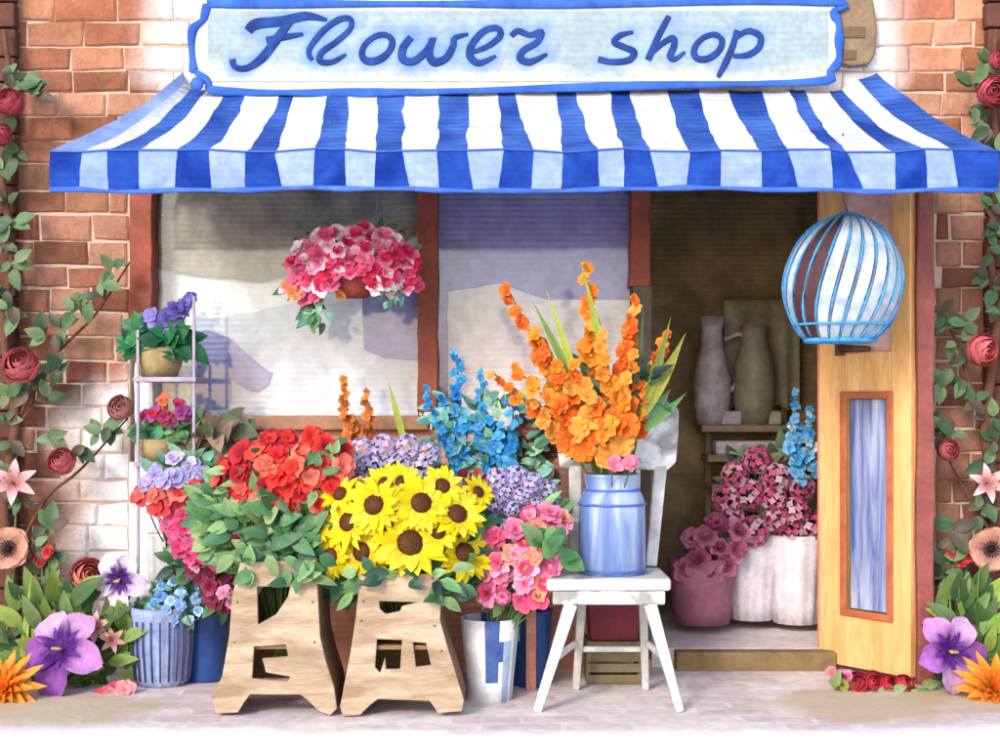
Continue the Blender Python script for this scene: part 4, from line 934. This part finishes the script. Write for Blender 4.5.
mb = MB(); mb.beam((GX(579,ybk),ybk+.012,.17),(GX(645,ybk),ybk+.012,.17),.022,.022); mb.build('rear_stretcher', cw, ch, bevel=.004)
for side in (0,1):
    xa = GX(550 if side == 0 else 668,yf); xb = GX(577 if side == 0 else 646,ybk); mb = MB(); mb.beam((xa+(.02 if side == 0 else -.01),yf+.012,.20),(xb,ybk+.005,.20),.02,.02); mb.build('side_stretcher', cw, ch, bevel=.004)
yb2 = -.44
mb = MB(); pr = [(557,412),(575,407),(610,405),(650,402),(672,403),(679,410),(678,440),(676,462),(668,470),(650,470),(610,469),(575,470),(560,468),(556,440)]
pts = [W(a,b,yb2) for a,b in pr]; mb.prism([(p.x,p.z) for p in pts], yb2-.005, yb2+.022); mb.build('backrest', cg, ch, bevel=.007, seg=3)
for a,b in (((575,470),(576,568)),((661,470),(651,568))):
    mb = MB(); mb.beam(W(a[0],a[1]-8,yb2+.012), W(b[0],b[1]-2,ybk-.01), .052,.03,.044,.03); mb.build('back_post', cw, ch, bevel=.006)
for px in (600,620,638):
    mb = MB(); mb.beam(W(px,468,yb2+.01), W(px,566,ybk-.01), .018,.014); mb.build('back_spindle', cw, ch, bevel=.003)
# ------------------------------------------------ milk can
canm = mat('can_blue',(98,124,178),(166,182,212),5,1,.5,.06,spec=.4,stretch=(2.2,2.2,.25),sharp=.1)
c = Vector((GX(612,-.66),-.66,zs+.001)); mc = thing('milk_can','blue enamel can with a narrow shoulder standing on the white chair seat','can',c)
s = S(-.70); mb = MB(); mb.lathe(c,[(0,0),(32*s,0),(33.5*s,3*s),(33.5*s,50*s),(33*s,72*s),(30*s,80*s),(27*s,84*s),(26*s,86*s),(28*s,98*s),(29*s,100*s),(27*s,100*s),(24.5*s,86*s),(24.5*s,60*s),(0,50*s)],40); mb.build('body',canm,mc,smooth=True)
for h in (4,70,84): mb = MB(); rr = {4:33.8,70:33.6,84:27.6}[h]; mb.tube([c+Vector((math.cos(2*PI*k/40)*rr*s,math.sin(2*PI*k/40)*rr*s,h*s)) for k in range(41)],.005,6); mb.build('band',mat('can_band',(80,115,195),(60,95,175),6,.8,.4),mc,smooth=True)
# ------------------------------------------------ gladioli
gl = thing('gladioli_bouquet','large bouquet of orange gladioli with green blades in the blue can','flowers',c+Vector((0,0,.22)))
ORG = LC((248,140,35),(242,115,25),(252,170,75),(238,100,30),(250,152,50))
bs = (612,535,-.66)
for i,(a,b,y,sz,n) in enumerate((((585,435),(506,290),-.66,38,14),((590,430),(538,345),-.70,34,9),((598,425),(586,268),-.64,36,15),((612,425),(603,335),-.72,34,8),((622,420),(636,300),-.66,40,13),((632,415),(668,335),-.64,34,10),((580,430),(512,368),-.72,34,9),((606,440),(572,365),-.76,36,8),((590,452),(492,376),-.64,30,14),((626,436),(656,385),-.66,26,8),((618,440),(632,355),-.74,34,8),((575,450),(532,405),-.70,32,6))):
    spike(gl,a,b,y,ORG,sz,n,200+i,kind='glad',wob=10,tip=.40,base=bs,name='gladiolus')
P = [(562,432),(588,422),(625,420),(634,430),(630,448),(620,464),(600,468),(586,456)]
r2 = random.Random(5)
for i,(x,y) in enumerate(scatter(P,17,r2,16)):
    mb = MB(); mb.openmesh = True; M = frame(W(x,y,-.76),((x-610)*.012,-1,.1-(y-440)*.01),r2.uniform(0,6)); R = 14.5*S(-.76); cc = r2.choice(ORG)
    for l in range(2):
        for q in range(3): petal(mb,M,2*PI*q/3+l*1.05,R,R*1.05,.5-.1*l,-.3,.35,dark(cc,.85),lerp(cc,LC((255,190,80))[0],r2.uniform(0,.3)),nu=5,nv=4,ruf=.05,rnd=r2)
    mb.build('gladiolus_floret',PETAL,gl,smooth=True)
heads(gl,'bloom',[(614,464,20),(630,462,18)],-.80,20,LC((240,130,155),(235,110,120)),250,name='pink_flower',base=bs)
mb = MB(); mb.openmesh = True
for a,b,w,cl in (((590,430),(552,285),8,(170,185,50)),((580,400),(537,298),8,(110,145,60)),((615,420),(588,258),8,(150,170,55)),((640,420),(690,335),12,(150,150,50)),((640,420),(676,318),9,(110,130,50)),((645,430),(688,395),9,(90,140,70)),((650,415),(672,390),9,(60,105,60)),((630,420),(650,300),7,(70,80,45)),((590,430),(562,385),9,(60,100,60)),((600,430),(612,392),9,(55,90,50)),((625,430),(640,398),9,(50,85,45))):
    blade(mb,a,b,-.69,w,LC(cl)[0],bend=.05)
for b in ((585,440),(600,430),(620,430),(640,430)): blade(mb,(612,520),b,-.66,8,LC((90,120,60))[0])
mb.build('leaf_blades',LEAF,gl,smooth=True)
leaves(gl,[(575,440),(636,440),(640,385),(600,370),(570,390)],-.66,DEEP,30,26,251,wr=.4)
leaves(gl,[(636,385),(655,375),(658,398),(636,405)],-.66,DEEP,8,26,252,wr=.4)
# maroon tub and olive crate under / behind the chair
oc = thing('olive_crate','olive brown slatted crate on the ground behind the chair legs','crate',(GX(610,-.24),-.24,0))
mb = MB(); ox0,ox1 = GX(586,-.3),GX(640,-.3)
olm = mat('olive_wood',(140,128,96),(112,98,68),6,.8,.8,.3)
for k in range(4):
    mb = MB(); z = .008+k*.045; mb.box((ox0,-.345,z),(ox1,-.335,z+.036)); mb.build('slat',olm,oc,bevel=.003)
for x in (ox0,ox1-.012): mb = MB(); mb.box((x,-.334,.004),(x+.012,-.14,.178)); mb.build('side_board',olm,oc,bevel=.002)
mb = MB(); mb.box((ox0+.013,-.334,.004),(ox1-.013,-.14,.02)); mb.box((ox0+.013,-.334,.164),(ox1-.013,-.14,.178)); mb.build('shelf',olm,oc,bevel=.002)
c = Vector((GX(612,-.24),-.24,.179)); mt = thing('maroon_tub','maroon square tub standing on the olive crate under the chair seat','tub',c)
mb = MB(); hw = .105
for k,(q,z) in enumerate(((.092,0),(.105,.20))): pass
mb.hexa([c+Vector(p) for p in ((-.095,-.09,0),(.095,-.09,0),(.095,.09,0),(-.095,.09,0),(-.11,-.10,.2),(.11,-.10,.2),(.11,.10,.2),(-.11,.10,.2))]); mb.build('body',mat('maroon',(128,40,58),(95,32,48),6,.8,.6),mt,bevel=.008)
mb = MB(); mb.box(c+Vector((-.118,-.108,.201)),c+Vector((.118,.108,.225))); mb.build('rim',MATS['maroon'],mt,bevel=.006)
# ================================================================== DOORWAY PLANTS
def dpot(label,px,py,y,w,h,m,fl,seed,pal,P,hs,group='flower pots inside the doorway'):
    pass
whp = mat('blush_pot',(240,226,232),(210,212,226),6,.8,.5,.1); mgp = mat('mauve_pot',(172,110,132),(140,85,105),5,.8,.6)
vessel('flower_pot','blush white ribbed pot in the doorway nearest the pink hydrangeas','pot',752,618,.55,[(22,0),(24,20),(27,50),(30,85)],whp,rf=lambda a,z:1+.03*math.cos(a*14),n=56,group='pots on the shop floor in the doorway')
vessel('flower_pot','white pot with bluish streaks in the doorway beside the door','pot',796,622,.50,[(22,0),(24,20),(26,50),(29,88)],whp,rf=lambda a,z:1+.03*math.cos(a*12),n=56,group='pots on the shop floor in the doorway')
vessel('flower_pot','dusky mauve tub in the doorway to the right of the chair','pot',702,622,.45,[(27,0),(30,20),(33,45),(34,65)],mgp,group='pots on the shop floor in the doorway')
HY_ = LC((208,90,138),(228,150,178),(196,84,126),(226,190,205))
d1 = bunch('magenta_hydrangeas','dusky magenta hydrangea heads in the doorway above the white pots','flowers',755,540,.5,'flowers inside the doorway')
P = [(728,490),(735,462),(760,455),(790,470),(812,490),(815,530),(780,535),(740,535),(722,515)]
heads(d1,'hydrangea',scatter(P,20,r,18),.45,32,HY_,301,base=(752,575,.55),P=P,name='hydrangea_head'); leaves(d1,[(730,455),(800,440),(818,480),(815,535),(730,535)],.5,LC((90,110,75),(120,130,100),(70,85,60)),70,22,302)
d2 = bunch('mauve_flowers','muted mauve and maroon blooms above the dusky mauve tub','flowers',702,570,.42,'flowers inside the doorway')
P = [(684,548),(695,530),(720,520),(740,530),(742,560),(720,572),(688,570)]
heads(d2,'carnation',scatter(P,15,r,16),.36,26,LC((165,80,110),(190,110,140),(140,60,90)),303,base=(702,585,.45),P=P,name='mauve_flower')
d3 = bunch('blue_larkspur','pale blue and white larkspur spike standing by the door edge','flowers',800,530,.4,'flowers inside the doorway')
for i,(a,b) in enumerate((((800,478),(795,392)),((812,470),(808,410)),((793,462),(790,425)))): spike(d3,a,b,.35,LC((70,165,225),(225,240,250),(120,190,235)),17,14,310+i,wob=5,tip=.5,base=(797,575,.5))
# ================================================================== CLIMBING ROSES + CORNER FLOWERS
bark = mat('bark',(112,72,52),(85,55,42),9,.7,.9,.5)
ROSE = LC((200,92,100),(212,110,112),(188,80,90))
def vine(root, pts, rr, y=-.11):
    mb = MB(); mb.tube(smooth_path([W(p[0],p[1],y-(.02 if i%2 else 0)) for i,p in enumerate(pts)],5), [rr*(1-.6*i/((len(pts)-1)*5)) for i in range((len(pts)-1)*5+1)], 7); mb.build('branch', bark, root, smooth=True)
def leafsprig(root, pts, L, pal, seed, y=-.13, n=None, wr=.6):
    r = random.Random(seed); mb = MB(); mb.openmesh = True
    for (x,z) in pts:
        for k in range(n or 3):
            a = r.uniform(0,2*PI); yy = y-r.uniform(0,.05); ln = L*S(yy)*r.uniform(.7,1.2)
            leaf(mb, W(x+r.uniform(-4,4),z+r.uniform(-4,4),yy), (math.cos(a),r.uniform(-.5,.0),math.sin(a)), (r.uniform(-.3,.3),-1,.3), ln, ln*wr, jit(r.choice(pal),r,.2), r.uniform(0,.4))
    mb.build('leaves', LEAF, root, smooth=True)
RL = LC((75,105,65),(95,125,80),(60,85,55),(110,135,90),(85,75,55))
for side in (0,1):
    fx = (lambda x: x) if side == 0 else (lambda x: 1000-x)
    if side == 0:
        cr = thing('climbing_rose','climbing rose with dusky red blooms winding up the left brick wall','climbing plant',(GX(8,-.11),-.11,0))
        main = [(6,690),(14,600),(4,500),(16,420),(4,330),(12,250),(2,170),(10,90),(4,30)]
        brs = [[(10,440),(35,385),(60,350),(95,315),(130,262)],[(15,560),(45,500),(80,470),(128,418)],[(14,430),(38,400),(48,385)]]
        rs = [(22,366,42),(62,462,32),(121,408,30),(10,103,34),(2,135,26),(45,345,0)]
        lp = [(5,70),(22,85),(32,95),(12,130),(5,165),(18,155),(5,200),(12,220),(4,245),(12,265),(5,290),(10,310),(16,318),(45,335),(60,350),(62,330),(75,310),(88,300),(100,285),(115,270),(58,372),(50,400),(10,395),(5,420),(12,440),(8,470),(30,390),(82,445),(100,435),(108,430),(50,440),(20,500)]
    else:
        cr = thing('climbing_rose','climbing rose with red blooms winding up the right brick wall','climbing plant',(GX(992,-.11),-.11,0))
        main = [(994,690),(988,600),(996,500),(985,430),(996,330),(990,250),(998,170),(992,90),(996,30)]
        brs = [[(992,420),(970,385),(960,350),(945,320),(936,308)],[(994,540),(972,500),(958,478),(945,452)]]
        rs = [(981,350,38),(948,450,26),(992,92,36),(999,60,24),(940,455,0)]
        lp = [(985,65),(975,85),(972,110),(988,130),(998,150),(995,185),(990,205),(998,230),(992,250),(985,275),(995,290),(998,310),(950,325),(958,340),(945,312),(962,320),(950,365),(962,378),(942,380),(975,400),(990,420),(995,440),(985,460),(940,425),(938,440),(955,430),(985,500),(978,512)]
    vine(cr, main, .028)
    for b in brs: vine(cr, b, .010)
    for k,(x,y,sz) in enumerate(rs):
        if sz: heads(cr,'rose',[(x,y,sz*.85)],-.17,sz,ROSE if not (side == 0 and x > 100) else LC((205,140,135)),400+k+10*side,name='rose',up=.15)
    leafsprig(cr, lp, 19, RL, 420+side, n=4)
def plant(name,label,cat,side,kind,pts,y,pal,base,seed,up=.3,group=None,size=40,hn='flower'):
    t = thing(name,label,cat,W(*base),group)
    heads(t,kind,pts,y,size,pal,seed,base=base,bg=0,name=hn,up=up,sr=.005); return t
PUR = LC((176,104,190),(200,140,205),(160,90,180),(215,165,215))
PE = LC((235,175,150),(240,190,165)); LI = LC((240,205,200),(248,225,218)); DA = LC((250,150,60),(240,105,30),(225,80,20))
for side in (0,1):
    sd = 'left' if side == 0 else 'right'; f = (lambda x: x) if side == 0 else (lambda x: 1000-x); ex = 0 if side == 0 else 20
    B_ = lambda x,py,y: (f(x),py,y)
    plant('lily','pale pink lily leaning against the %s brick wall'%sd,'flower',side,'lily',[(f(14),484,52 if side == 0 else 44)],-.2,LI,(f(4),672,-.16),500+side,hn='lily_flower')
    plant('poppy','peach poppy with black centre at the %s edge below the pale lily'%sd,'flower',side,'poppy',[(f(9),549,46)],-.26,PE,(f(2),678,-.22),510+side,up=.1,hn='poppy_flower')
    p = plant('purple_petunia','big purple petunia with violet throat low in the %s corner'%sd,'flower',side,'petunia',[(f(64) if side == 0 else 948,650,98 if side == 0 else 84)],-.5,PUR,(f(60) if side == 0 else 955,697,-.42),520+side,up=.25,hn='petunia_flower')
    plant('orange_dahlia','spiky orange dahlia at the bottom %s edge beside the purple petunia'%sd,'flower',side,'dahlia',[(f(8),690,84)],-.62,DA,(f(6),716,-.5),530+side,up=.35,hn='dahlia_flower')
    fol = thing('corner_foliage','lush broad green leaves around the %s corner flowers'%sd,'plant',W(f(40),692,-.35))
    r = random.Random(540+side); mb = MB(); mb.openmesh = True
    hub = [(20,690,-.38),(50,690,-.36),(85,690,-.34),(110,695,-.34)] if side == 0 else [(985,690,-.38),(960,690,-.36),(945,690,-.34)]
    for k in range(85 if side == 0 else 60):
        h = r.choice(hub); lim = 135 if side == 0 else 66
        tx = r.uniform(0,lim) if side == 0 else 1000-r.uniform(0,lim); ty = r.uniform(580,690) if (side == 1 or tx < 90) else r.uniform(610,695)
        a = W(tx,ty,h[2]-r.uniform(0,.06)); bse = W(*h); mid = bse.lerp(a,.7); d = (a-bse); 
        if d.length < .05: continue
        d = (d.normalized()+Vector((r.uniform(-.5,.5),-.35,r.uniform(-.3,.2)))); L_ = r.uniform(.10,.18)
        leaf(mb, a-d.normalized()*L_*.5, d, (r.uniform(-.3,.3),-1,.5), L_, L_*r.uniform(.35,.5), jit(r.choice(FRESH),r,.2), r.uniform(0,.4), 7)
    for k in range(26 if side == 0 else 18):
        h = r.choice(hub); tx = r.uniform(0,120) if side == 0 else 1000-r.uniform(0,60)
        blade(mb,(h[0],h[1]),(tx,r.uniform(560,640)),h[2],7,jit(r.choice(FRESH),r,.2),bend=r.uniform(-.1,.1))
    mb.build('leaves',LEAF,fol,smooth=True)
    leafsprig(fol,[(f(35),545),(f(48),530),(f(52),560),(f(40),575),(f(60),600),(f(30),600),(f(20),620),(f(75),620)],22,RL,550+side,y=-.2,n=5)
    plant('small_red_flower','small red blossoms half hidden in leaves beside the %s peach poppy'%sd,'flower',side,'bloom',[(f(32),556,16),(f(48),552,14),(f(40),562,14)],-.24,LC((200,50,45),(180,40,40)),(f(38),685,-.26),560+side,hn='blossom')
plant('pale_orchid','pale lavender orchid opening beside the left white jamb','flower',0,'petunia',[(121,578,62)],-.38,LC((225,210,235),(240,228,245),(215,195,228)),(100,690,-.34),570,up=.1,hn='orchid_flower')
plant('red_rose','dusky red rose in the left corner beside the pale orchid','flower',0,'rose',[(88,577,36)],-.30,LC((215,120,108),(200,100,95)),(90,690,-.32),571,hn='rose_flower')
plant('cream_lilies','cream and peach small lilies above the left purple petunia','flower',0,'lily',[(97,628,36),(112,640,30),(84,635,26)],-.42,LC((245,225,200),(245,205,180)),(95,692,-.36),572,hn='lily_flower')
plant('pink_blossoms','crimson and pink blossoms at the foot of the ribbed pot','flower',0,'bloom',[(98,700,22),(112,694,24),(126,690,22),(120,704,18),(105,706,16)],-.52,LC((205,60,85),(235,150,160),(220,90,110)),(112,706,-.5),573,hn='blossom')
t = thing('fallen_roses','row of small crimson roses lying on the ground below the yellow door','flowers',W(870,696,-.45))
heads(t,'rose',[(858,684,24),(872,683,24),(838,680,16),(903,686,22),(888,684,18)],-.45,20,LC((200,45,65),(215,70,85)),580,bg=0,name='rose')
heads(t,'bloom',[(846,677,16),(882,690,18),(832,672,14),(895,692,14)],-.46,16,LC((225,120,170),(235,130,140)),581,bg=0,name='pink_flower')
leafsprig(t,[(830,684),(850,690),(870,693),(890,692),(910,692),(922,690)],16,FRESH,582,y=-.44,n=4)
mb = MB(); mb.tube(smooth_path([W(826,689,-.4),W(860,694,-.44),W(915,694,-.44)],5),.004,5); mb.build('stems',STEM,t,smooth=True)
# ================================================================== CAMERA, LIGHT, WORLD
sc = bpy.context.scene
cam = bpy.data.cameras.new('camera'); co = bpy.data.objects.new('camera', cam); C.objects.link(co)
co.location = (0, CY, CZ); co.rotation_euler = (PI/2, 0, 0); cam.sensor_width = 36; cam.lens = 36*F/1000; cam.shift_y = (HY-375)/1000; cam.clip_end = 300; sc.camera = co
sund = Vector((-.42,-.80,.50)).normalized()
sl = bpy.data.lights.new('sun','SUN'); so = bpy.data.objects.new('sun', sl); C.objects.link(so)
sl.energy = 1.0; sl.angle = math.radians(12); sl.color = (1,.95,.88); so.rotation_euler = sund.to_track_quat('Z','Y').to_euler(); so.location = (-3,-5,5)
w = bpy.data.worlds.new('World'); sc.world = w; w.use_nodes = True; nt = w.node_tree
sky = nt.nodes.new('ShaderNodeTexSky'); sky.sky_type = 'NISHITA'; sky.sun_disc = False
sky.sun_elevation = math.asin(sund.z); sky.sun_rotation = math.atan2(sund.x, sund.y); sky.air_density = 1; sky.dust_density = 1.3; sky.ozone_density = 1.0
nt.links.new(sky.outputs[0], nt.nodes['Background'].inputs[0]); nt.nodes['Background'].inputs[1].default_value = .15
sc.view_settings.view_transform = 'Standard'; sc.view_settings.look = 'None'; sc.view_settings.gamma = 1; sc.view_settings.use_curve_mapping = False
sc.view_settings.exposure = 1.36
